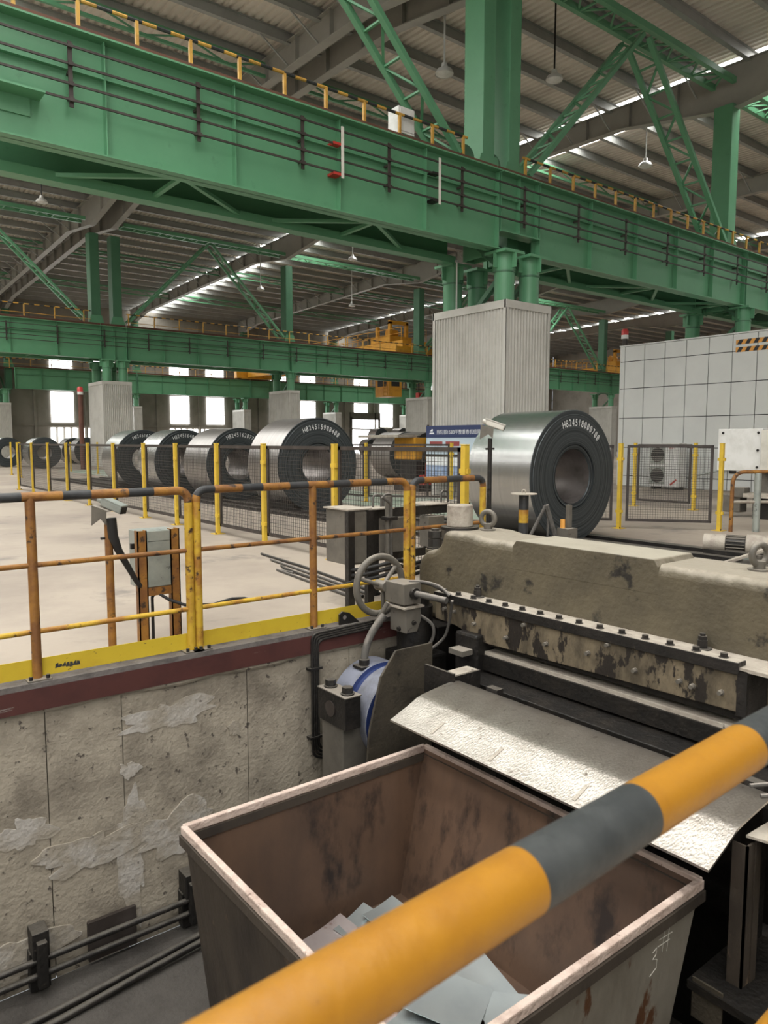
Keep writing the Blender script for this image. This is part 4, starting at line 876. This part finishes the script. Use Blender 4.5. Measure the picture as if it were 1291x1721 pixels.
cb = part(t, 'clamp_block', m_dark, bevel=.004, box=(2.98, 3.12, 4.24, 4.60, -.60, -.36)); part(cb, 'boss', m_frame, smooth=40, cyl=((2.985, 4.43, -.48), (2.972, 4.43, -.48), .06, 20))
part(t, 'clamp_top', m_grey, box=(2.975, 3.125, 4.235, 4.605, -.36, -.352)); 
for y in (4.53, 4.31): part(t, 'clamp_bolt', m_dark, bolt=((3.05, y, -.352), (0, 0, 1), .042, .055))
part(t, 'pedestal', m_grey, bevel=.006, prism=([(3.0, 4.3, -.60), (3.12, 4.3, -.6), (3.4, 4.3, -.60), (3.4, 4.3, -1.0), (3.4, 4.3, PZ), (3.0, 4.3, PZ)], (0, .28, 0)))
# conduit bundle and lug on the pit edge
t = thing('conduit_bundle', (3.1, 4.8, -.5), 'bundle of dark conduits bent down the pit wall', 'conduit')
for k in range(4): part(t, 'conduit', m_dark, smooth=40, tube=(fillet([(3.75, PY1 - .045 - .004 * k, .01 - .018 * k), (3.06 + .018 * k, PY1 - .045, -.01 - .018 * k), (3.06 + .018 * k, PY1 - .045, -1.0 + .02 * k), (3.6, PY1 - .045, -1.22 + .02 * k)], .06, 5), .011, 8))
parts(t, 'clip', m_dark, box=[(3.03, 3.15, PY1 - .06, PY1, -.30, -.28), (3.03, 3.15, PY1 - .06, PY1, -.86, -.84)])
t = thing('lifting_lug', (3.5, 4.82, .0), 'dark lifting lug with a hole on the pit edge', 'lug')
part(t, 'plate', m_dark, prism=([(3.35, 4.84, .012), (3.55, 4.84, .012), (3.45, 4.84, .10), (3.38, 4.84, .12), (3.35, 4.84, .10)], (0, .016, 0))); part(t, 'hole', m_greycurb, cyl=((3.40, 4.839, .07), (3.40, 4.8385, .07), .018, 14))

# ================================================================ BIN AND SCRAP
t = thing('scrap_bin', (2.3, 2.6, PZ), 'open rust brown scrap bin with scraped pale rims', 'bin')
zr, zb_ = -.5, PZ + .04
RIM = [(1.45, 3.54), (3.13, 3.54), (3.13, 1.62), (1.45, 1.62)]; BOT = [(1.60, 3.50), (2.78, 3.50), (2.78, 1.70), (1.60, 1.70)]
nm = ['back_plate', 'right_plate', 'front_plate', 'left_plate']
def inset(P, d): cx = sum(p[0] for p in P) / 4; cy = sum(p[1] for p in P) / 4; return [(x - d * (1 if x > cx else -1), y - d * (1 if y > cy else -1)) for x, y in P]
RI, BI = inset(RIM, .012), inset(BOT, .012)
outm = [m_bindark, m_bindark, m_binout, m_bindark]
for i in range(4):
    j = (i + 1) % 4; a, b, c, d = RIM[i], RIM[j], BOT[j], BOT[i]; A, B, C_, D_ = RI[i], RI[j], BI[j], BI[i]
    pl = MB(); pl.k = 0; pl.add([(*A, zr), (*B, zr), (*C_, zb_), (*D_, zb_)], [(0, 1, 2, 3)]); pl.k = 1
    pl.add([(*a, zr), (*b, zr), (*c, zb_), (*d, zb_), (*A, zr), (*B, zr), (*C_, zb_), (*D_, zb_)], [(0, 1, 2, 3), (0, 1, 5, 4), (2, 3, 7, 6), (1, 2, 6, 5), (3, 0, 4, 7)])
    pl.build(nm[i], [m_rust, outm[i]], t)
    pa, pb = V((*a, zr - .02)), V((*b, zr - .02)); part(t, 'rim', m_rim, bevel=.006, bar=(pa, pb, .034, .046)); part(t, 'under_rim', m_bindark, bar=(pa - V((0, 0, .05)), pb - V((0, 0, .05)), .05, .05))
for st in ([(2.844, 1.625, -.621), (2.838, 1.631, -.732)], [(2.879, 1.625, -.63), (2.878, 1.632, -.745)], [(2.803, 1.627, -.659), (2.909, 1.627, -.667)], [(2.799, 1.629, -.691), (2.894, 1.629, -.695)],
           [(2.76, 1.629, -.70), (2.79, 1.629, -.69), (2.79, 1.631, -.72), (2.765, 1.631, -.735), (2.80, 1.632, -.75), (2.80, 1.634, -.79), (2.752, 1.635, -.81)]):
    part(t, 'scratched_mark', m_cream, tube=(st, .0016, 5))
zi = -1.43; f_ = (zr - zi) / (zr - zb_)
L4 = [tuple(RI[i][k] * (1 - f_) + BI[i][k] * f_ for k in (0, 1)) for i in range(4)]
part(t, 'bottom_plate', m_rust, prism=([(x, y, zi - .012) for x, y in L4], (0, 0, .012)))
parts(t, 'skid', m_bindark, box=[(1.62, 1.72, 1.72, 3.48, PZ, PZ + .05), (2.62, 2.72, 1.72, 3.48, PZ, PZ + .05)])
SC = [ # cx, cy, z, half x, half y, yaw, tilt, mat, label
 (2.24, 3.32, -1.375, .16, .10, 12, 10, 1, 'tarnished sheet offcut against the back of the bin'), (2.12, 3.20, -1.395, .09, .12, 30, -4, 0, 'bright sheet offcut under the tarnished one'),
 (2.44, 3.34, -1.385, .15, .08, 18, 12, 0, 'bright offcut second from the left at the bin back'), (2.62, 3.28, -1.375, .13, .10, 8, 8, 0, 'bright offcut at the bin back beside the corner'),
 (2.28, 3.10, -1.36, .16, .13, 16, 5, 1, 'tarnished offcut lying on the bin back pile'), (2.66, 2.54, -1.385, .13, .22, -12, 3, 0, 'large bright sheet seen below the foreground rail'),
 (2.42, 2.56, -1.36, .17, .20, 28, 5, 0, 'bright folded sheet catching the light in the bin'), (2.24, 2.42, -1.385, .16, .26, 12, -3, 0, 'bright sheet at the near left of the bin'), (2.60, 2.24, -1.37, .18, .16, 40, -4, 0, 'bright sheet at the near right of the bin'),
 (1.95, 2.75, -1.40, .16, .2, 35, 2, 1, 'tarnished offcut by the left wall of the bin'), (2.45, 2.9, -1.40, .2, .12, -20, 1, 1, 'tarnished offcut hidden under the rail shadow')]
for cx, cy, z, hx, hy, yw, tl, mt, lab in SC:
    R_ = Matrix.Rotation(math.radians(yw), 3, 'Z') @ Matrix.Rotation(math.radians(tl), 3, 'X')
    o = MB()
    ny_ = 5; vs = []
    for i in range(ny_ + 1):
        u = -1 + 2 * i / ny_
        for s_ in (-1, 1):
            for dz in (0, .004): vs.append(V((cx, cy, z + .02)) + R_ @ V((u * hx, s_ * hy, .012 * u * u + dz)))
    fs = []
    for i in range(ny_):
        b = i * 4; fs += [(b + 1, b + 5, b + 7, b + 3), (b, b + 2, b + 6, b + 4), (b, b + 4, b + 5, b + 1), (b + 2, b + 3, b + 7, b + 6)]
    fs += [(0, 1, 3, 2), (ny_ * 4, ny_ * 4 + 2, ny_ * 4 + 3, ny_ * 4 + 1)]
    tag(o.add(vs, fs).build('sheet_offcut', m_scrap2 if mt else m_scrap, None, 30), lab, 'sheet offcut', 'steel offcuts in the bin')
# pipes along the foot of the pit wall
t = thing('pit_pipework', (1, 4.75, PZ), 'two black pipes on brackets along the foot of the pit wall', 'pipework')
for z in (-1.74, -1.84): part(t, 'pipe', m_dark, smooth=40, cyl=((-3, 4.74, z), (3.3, 4.74, z), .022, 10))
for x in (-1, .99, 1.99, 3.0): part(t, 'bracket', m_dark, bevel=.006, box=[(x - .05, x + .05, 4.72, 4.85, -1.72, -1.55), (x - .03, x + .03, 4.68, 4.74, -1.9, -1.6), (x - .06, x + .06, 4.77, 4.85, -1.96, -1.7)])
part(t, 'backing_plate', m_frame, box=(1.3, 1.62, 4.82, 4.85, -1.95, -1.68))
for i, (y, x1) in enumerate(((4.55, 2.2), (4.48, 2.2))):
    t = thing('floor_hose', (1, y, PZ), '%s black hose lying along the pit floor' % ORD[i], 'hose', 'hoses on the pit floor'); part(t, 'hose', m_dark, smooth=40, tube=([(-2, y - .3, PZ + .025), (.2, y - .12, PZ + .025), (1.0, y - .03 - .02 * i, PZ + .025), (1.6, y, PZ + .05), (x1, y + .05, PZ + .07)], .024, 10))

# ================================================================ CABIN AND ITS SURROUNDINGS
HX = 22.0
t = thing('panel_cabin', (24, 10, 0), 'pale grey panelled control cabin at the right', 'cabin')
part(t, 'core', m_joint, box=(HX + .03, 25.8, 4.0, 14.98, 0, 4.66))
ys = [15.0, 14.80]; 
while ys[-1] > 4.5: ys.append(ys[-1] - .735)
zs = [0, .35, 1.3, 2.28, 3.27, 4.17, 4.68]
for a, b in zip(ys, ys[1:]):
    for c, d in zip(zs, zs[1:]): part(t, 'wall_panel', m_panel, box=(HX, HX + .04, b + .012, a - .012, c + .012, d - .012))
part(t, 'side_wall', m_panel, box=(HX + .02, 25.8, 14.98, 15.0, 0, 4.68)); part(t, 'roof_sheet', m_panel, box=(HX - .01, 25.8, 4.0, 15.02, 4.68, 4.72))
for z in (4.36, 4.14):
    part(t, 'hazard_tape', m_orange, box=(HX - .006, HX, 9.6, 11.03, z, z + .14))
    for i in range(6): y = 11.0 - i * .24; part(t, 'hazard_stripe', m_black, prism=([(HX - .008, y, z), (HX - .008, y - .12, z), (HX - .008, y - .2, z + .14), (HX - .008, y - .08, z + .14)], (-.002, 0, 0)))

t = thing('beacon', (22.1, 14.9, 4.7), 'red beacon on the corner of the panelled cabin', 'beacon')
part(t, 'stem', m_frame, cyl=((22.1, 14.9, 4.6), (22.1, 14.9, 4.95), .09, 12)); part(t, 'base', m_white, smooth=40, cyl=((22.1, 14.9, 4.95), (22.1, 14.9, 5.08), .12, 16)); part(t, 'lens', m_redlens, smooth=40, lathe=((22.1, 14.9, 5.08), (0, 0, 1), [(.12, 0), (.12, .14), (.08, .2), (0, .21)], 16))
t = thing('beacon', (11.9, 41.5, 0), 'red beacon on a brown pole left of the grey casing', 'beacon')
part(t, 'pole', m_rustbeam, smooth=40, cyl=((11.9, 41.5, 0), (11.9, 41.5, 4.0), .13, 12)); part(t, 'base', m_white, smooth=40, cyl=((11.9, 41.5, 4.0), (11.9, 41.5, 4.15), .15, 16)); part(t, 'lens', m_redlens, smooth=40, lathe=((11.9, 41.5, 4.15), (0, 0, 1), [(.15, 0), (.15, .2), (.1, .27), (0, .28)], 16))
# outdoor unit
t = thing('outdoor_unit', (21.3, 12.7, 0), 'white air conditioner outdoor unit before the cabin wall', 'air conditioner')
part(t, 'case', m_white, bevel=.02, box=(21.15, 21.6, 12.22, 13.25, .08, 1.45)); parts(t, 'foot', m_dark, box=[(21.15, 21.6, 12.3, 12.4, 0, .08), (21.15, 21.6, 13.05, 13.15, 0, .08)])
for z in (.16, .80):
    g = part(t, 'fan_grille', m_zinc, box=(21.14, 21.15, 12.68, 13.2, z, z + .56)); part(g, 'fan', m_dark, smooth=40, cyl=((21.139, 12.94, z + .28), (21.135, 12.94, z + .28), .23, 24)); part(g, 'grille_bars', m_cream, box=[(21.128, 21.134, 12.68, 13.2, z + .02 + i * .065, z + .03 + i * .065) for i in range(9)])
def fr_ac(u, v, i): return V((21.145, 12.55 - i * .055 - u, 1.28 + v))
text_mesh([(c, (lambda u, v, i=i: fr_ac(u, v, i))) for i, c in enumerate('GREE')], None, .08, m_red, t)
part(t, 'red_label', m_red, prism=([(21.146, 12.5, .18), (21.146, 12.3, .34), (21.146, 12.27, .30), (21.146, 12.47, .13)], (-.002, 0, 0)))
t = thing('cable_outlet', (21.9, 10.9, 0), 'small dark cable outlet with a grey pipe on the cabin wall', 'pipe'); part(t, 'outlet', m_dark, box=(21.95, 22.0, 10.85, 11.05, .55, .8)); part(t, 'pipe', m_zinc, smooth=40, cyl=((21.97, 10.95, .72), (21.6, 11.9, .45), .03, 8))
# notice board with heading
t = thing('notice_board', (13.5, 13.9, 0), 'navy and pale blue notice board by the grey column casing', 'notice board')
bx = 13.45
parts(t, 'leg', m_frame, box=[(bx, bx + .04, 15.15, 15.2, 0, 1.95), (bx, bx + .04, 12.9, 12.95, 0, 1.95)]); part(t, 'header', m_signblue, box=(bx - .02, bx + .02, 12.9, 15.2, 1.6, 1.92)); part(t, 'upper_board', m_signpale, box=(bx - .015, bx + .02, 12.9, 15.2, 1.16, 1.6)); part(t, 'divider', m_frame, box=(bx - .02, bx + .02, 12.9, 15.2, 1.10, 1.16)); part(t, 'photo_strip', m_signwhite, box=(bx - .012, bx + .02, 12.9, 15.2, .86, 1.10)); part(t, 'lower_board', m_signmid, box=(bx - .012, bx + .02, 12.9, 15.2, .45, .86))
parts(t, 'red_caption', m_signred, box=[(bx - .02, bx - .015, 14.55, 15.05, 1.38, 1.5), (bx - .02, bx - .015, 13.9, 14.42, 1.38, 1.5)])
part(t, 'emblem', m_signwhite, prism=[([(bx - .022, 15.08, 1.70), (bx - .022, 14.86, 1.70), (bx - .022, 14.9, 1.74), (bx - .022, 15.04, 1.74)], (-.002, 0, 0)), ([(bx - .022, 15.05, 1.77), (bx - .022, 14.97, 1.83), (bx - .022, 14.93, 1.83), (bx - .022, 14.93, 1.77)], (-.002, 0, 0))])
HD = '热轧部1580平整重卷机组简介'
w_ = 0; cs = []
for ch in HD:
    ww = .075 if ch.isdigit() else .135; yc = 14.78 - w_ - ww / 2; w_ += ww
    cs.append((ch, (lambda u, v, yc=yc: V((bx - .022, yc - u, 1.70 + v)))))
text_mesh(cs, None, .13, m_signwhite, t)
# strapping machine far behind the mesh
t = thing('strapping_machine', (14.5, 16.7, 0), 'yellow strapping machine with a dark arched hood behind the mesh fence', 'machine')
part(t, 'body', m_crane, bevel=.02, box=(14.0, 15.2, 16.9, 17.9, .95, 1.62)); part(t, 'roof_sheet', m_pale, box=(13.4, 15.3, 17.0, 19.0, 1.62, 1.7)); part(t, 'arched_hood', m_dark, smooth=30, prism=([(14.7 + .55 * math.cos(a), 16.9, 1.62 + .17 * math.sin(a)) for a in [math.pi * i / 12 for i in range(13)]], (0, 1, 0)))
part(t, 'dark_drive', m_dark, box=(14.0, 15.1, 16.85, 17.6, .35, .95)); parts(t, 'strut', m_dark, bar=[((14.2, 16.8, .9), (14.5, 16.85, 1.6), .07, .07), ((15.0, 16.8, .9), (14.8, 16.85, 1.6), .07, .07)]); part(t, 'carriage', m_red, box=[(14.1, 14.9, 16.6, 16.85, .2, .5), (14.3, 14.42, 16.6, 16.8, .5, .85), (14.75, 14.83, 16.6, 16.8, .5, .8), (15.25, 15.35, 16.6, 16.8, .5, .85)]); part(t, 'base', m_frame, box=(13.9, 15.3, 16.6, 17.8, 0, .2))
t.location.x += .5
# right: bolted white box, grey post rail, chain motor
t = thing('bolted_machine', (15.0, 7.4, 0), 'white bolted machine box with a cream box beside it', 'machine')
part(t, 'white_box', m_white, bevel=.01, box=(14.6, 15.3, 6.72, 7.60, .92, 1.75)); part(t, 'cream_box', m_cream, bevel=.01, box=(14.5, 15.3, 5.2, 6.7, .9, 1.72))
parts(t, 'panel_bolt', m_dark, bolt=[((14.6, y, z), (-1, 0, 0), .02, .025) for y in (7.50, 6.80) for z in (1.0, 1.33, 1.67)])
parts(t, 'stand', m_grey, box=[(14.7, 14.85, 6.6, 6.75, .3, .92), (14.7, 14.85, 5.5, 5.65, .3, .92)]); part(t, 'bed', m_pale, box=(14.3, 15.6, 4.5, 6.9, .42, .5)); part(t, 'lower_body', m_dark, box=(14.5, 15.5, 4.5, 6.8, 0, .42)); part(t, 'roller', m_dark, smooth=40, cyl=((14.45, 6.2, .24), (14.45, 5.6, .24), .22, 24)); part(t, 'valve_block', m_grey, bevel=.02, box=[(14.5, 14.8, 7.05, 7.4, .1, .45), (14.45, 14.7, 6.95, 7.2, .4, .6)]); part(t, 'white_hopper', m_white, box=(14.7, 15.3, 5.0, 6.2, .5, .86))
t = thing('corner_railing', (12.6, 5.6, 0), 'rusty rounded railing end right of the yellow fence post', 'railing')
pa, pb = V((12.1, 6.02, 0)), V((13.6, 4.84, 0)); U = V((0, 0, 1))
part(t, 'top_rail', m_yelrust, smooth=40, tube=(fillet([pa, pa + U * 1.0, pb + U * 1.0], .22, 8), .032, 12)); part(t, 'mid_rail', m_pale, smooth=40, cyl=(pa + U * .50, pb + U * .50, .025, 10)); part(t, 'pipe_post', m_zinc, smooth=40, cyl=(pa.lerp(pb, .22), pa.lerp(pb, .22) + U * .98, .055, 14))
t = thing('geared_motor', (9.3, 4.6, .05), 'grimy finned geared motor lying on the conveyor end', 'motor')
ma, mbv = V((9.22, 4.93, .19)), V((9.45, 4.30, .19)); dv = (mbv - ma).normalized()
part(t, 'cowl', m_pale, smooth=40, cyl=(ma, ma + dv * .26, .115, 20)); part(t, 'stator', m_dark, smooth=40, cyl=(ma + dv * .26, ma + dv * .50, .10, 20)); mb = MB()
for i in range(16):
    a = 2 * math.pi * i / 16; e = V((0, 0, 1)) * math.sin(a) + dv.cross(V((0, 0, 1))) * math.cos(a); mb.bar(ma + dv * .27 + e * .1, ma + dv * .49 + e * .1, .008, .03, e)
mb.build('fins', m_grey, t)['kind'] = 'stuff'; part(t, 'gear_head', m_pale, smooth=40, bevel=.01, cyl=(ma + dv * .5, ma + dv * .78, .135, 20)); part(t, 'foot', m_dark, box=(9.15, 9.5, 4.2, 4.9, .008, .11))
t = thing('drive_chain', (8.9, 3.9, 0), 'roller chain and pale guard bar beside the geared motor', 'chain')
for i in range(9):
    c = V((8.75, 4.25, .10)).lerp(V((9.0, 3.4, .26)), i / 8); part(t, 'chain_link', m_zinc if i % 2 else m_grey, bevel=.004, box=(c.x - .045, c.x + .045, c.y - .04, c.y + .04, c.z - .02, c.z + .02))
part(t, 'guard_bar', m_pale, bar=((8.3, 4.3, .05), (8.85, 4.0, .22), .05, .03)); part(t, 'bearer', m_dark, box=(8.6, 9.1, 3.3, 4.3, 0, .07))
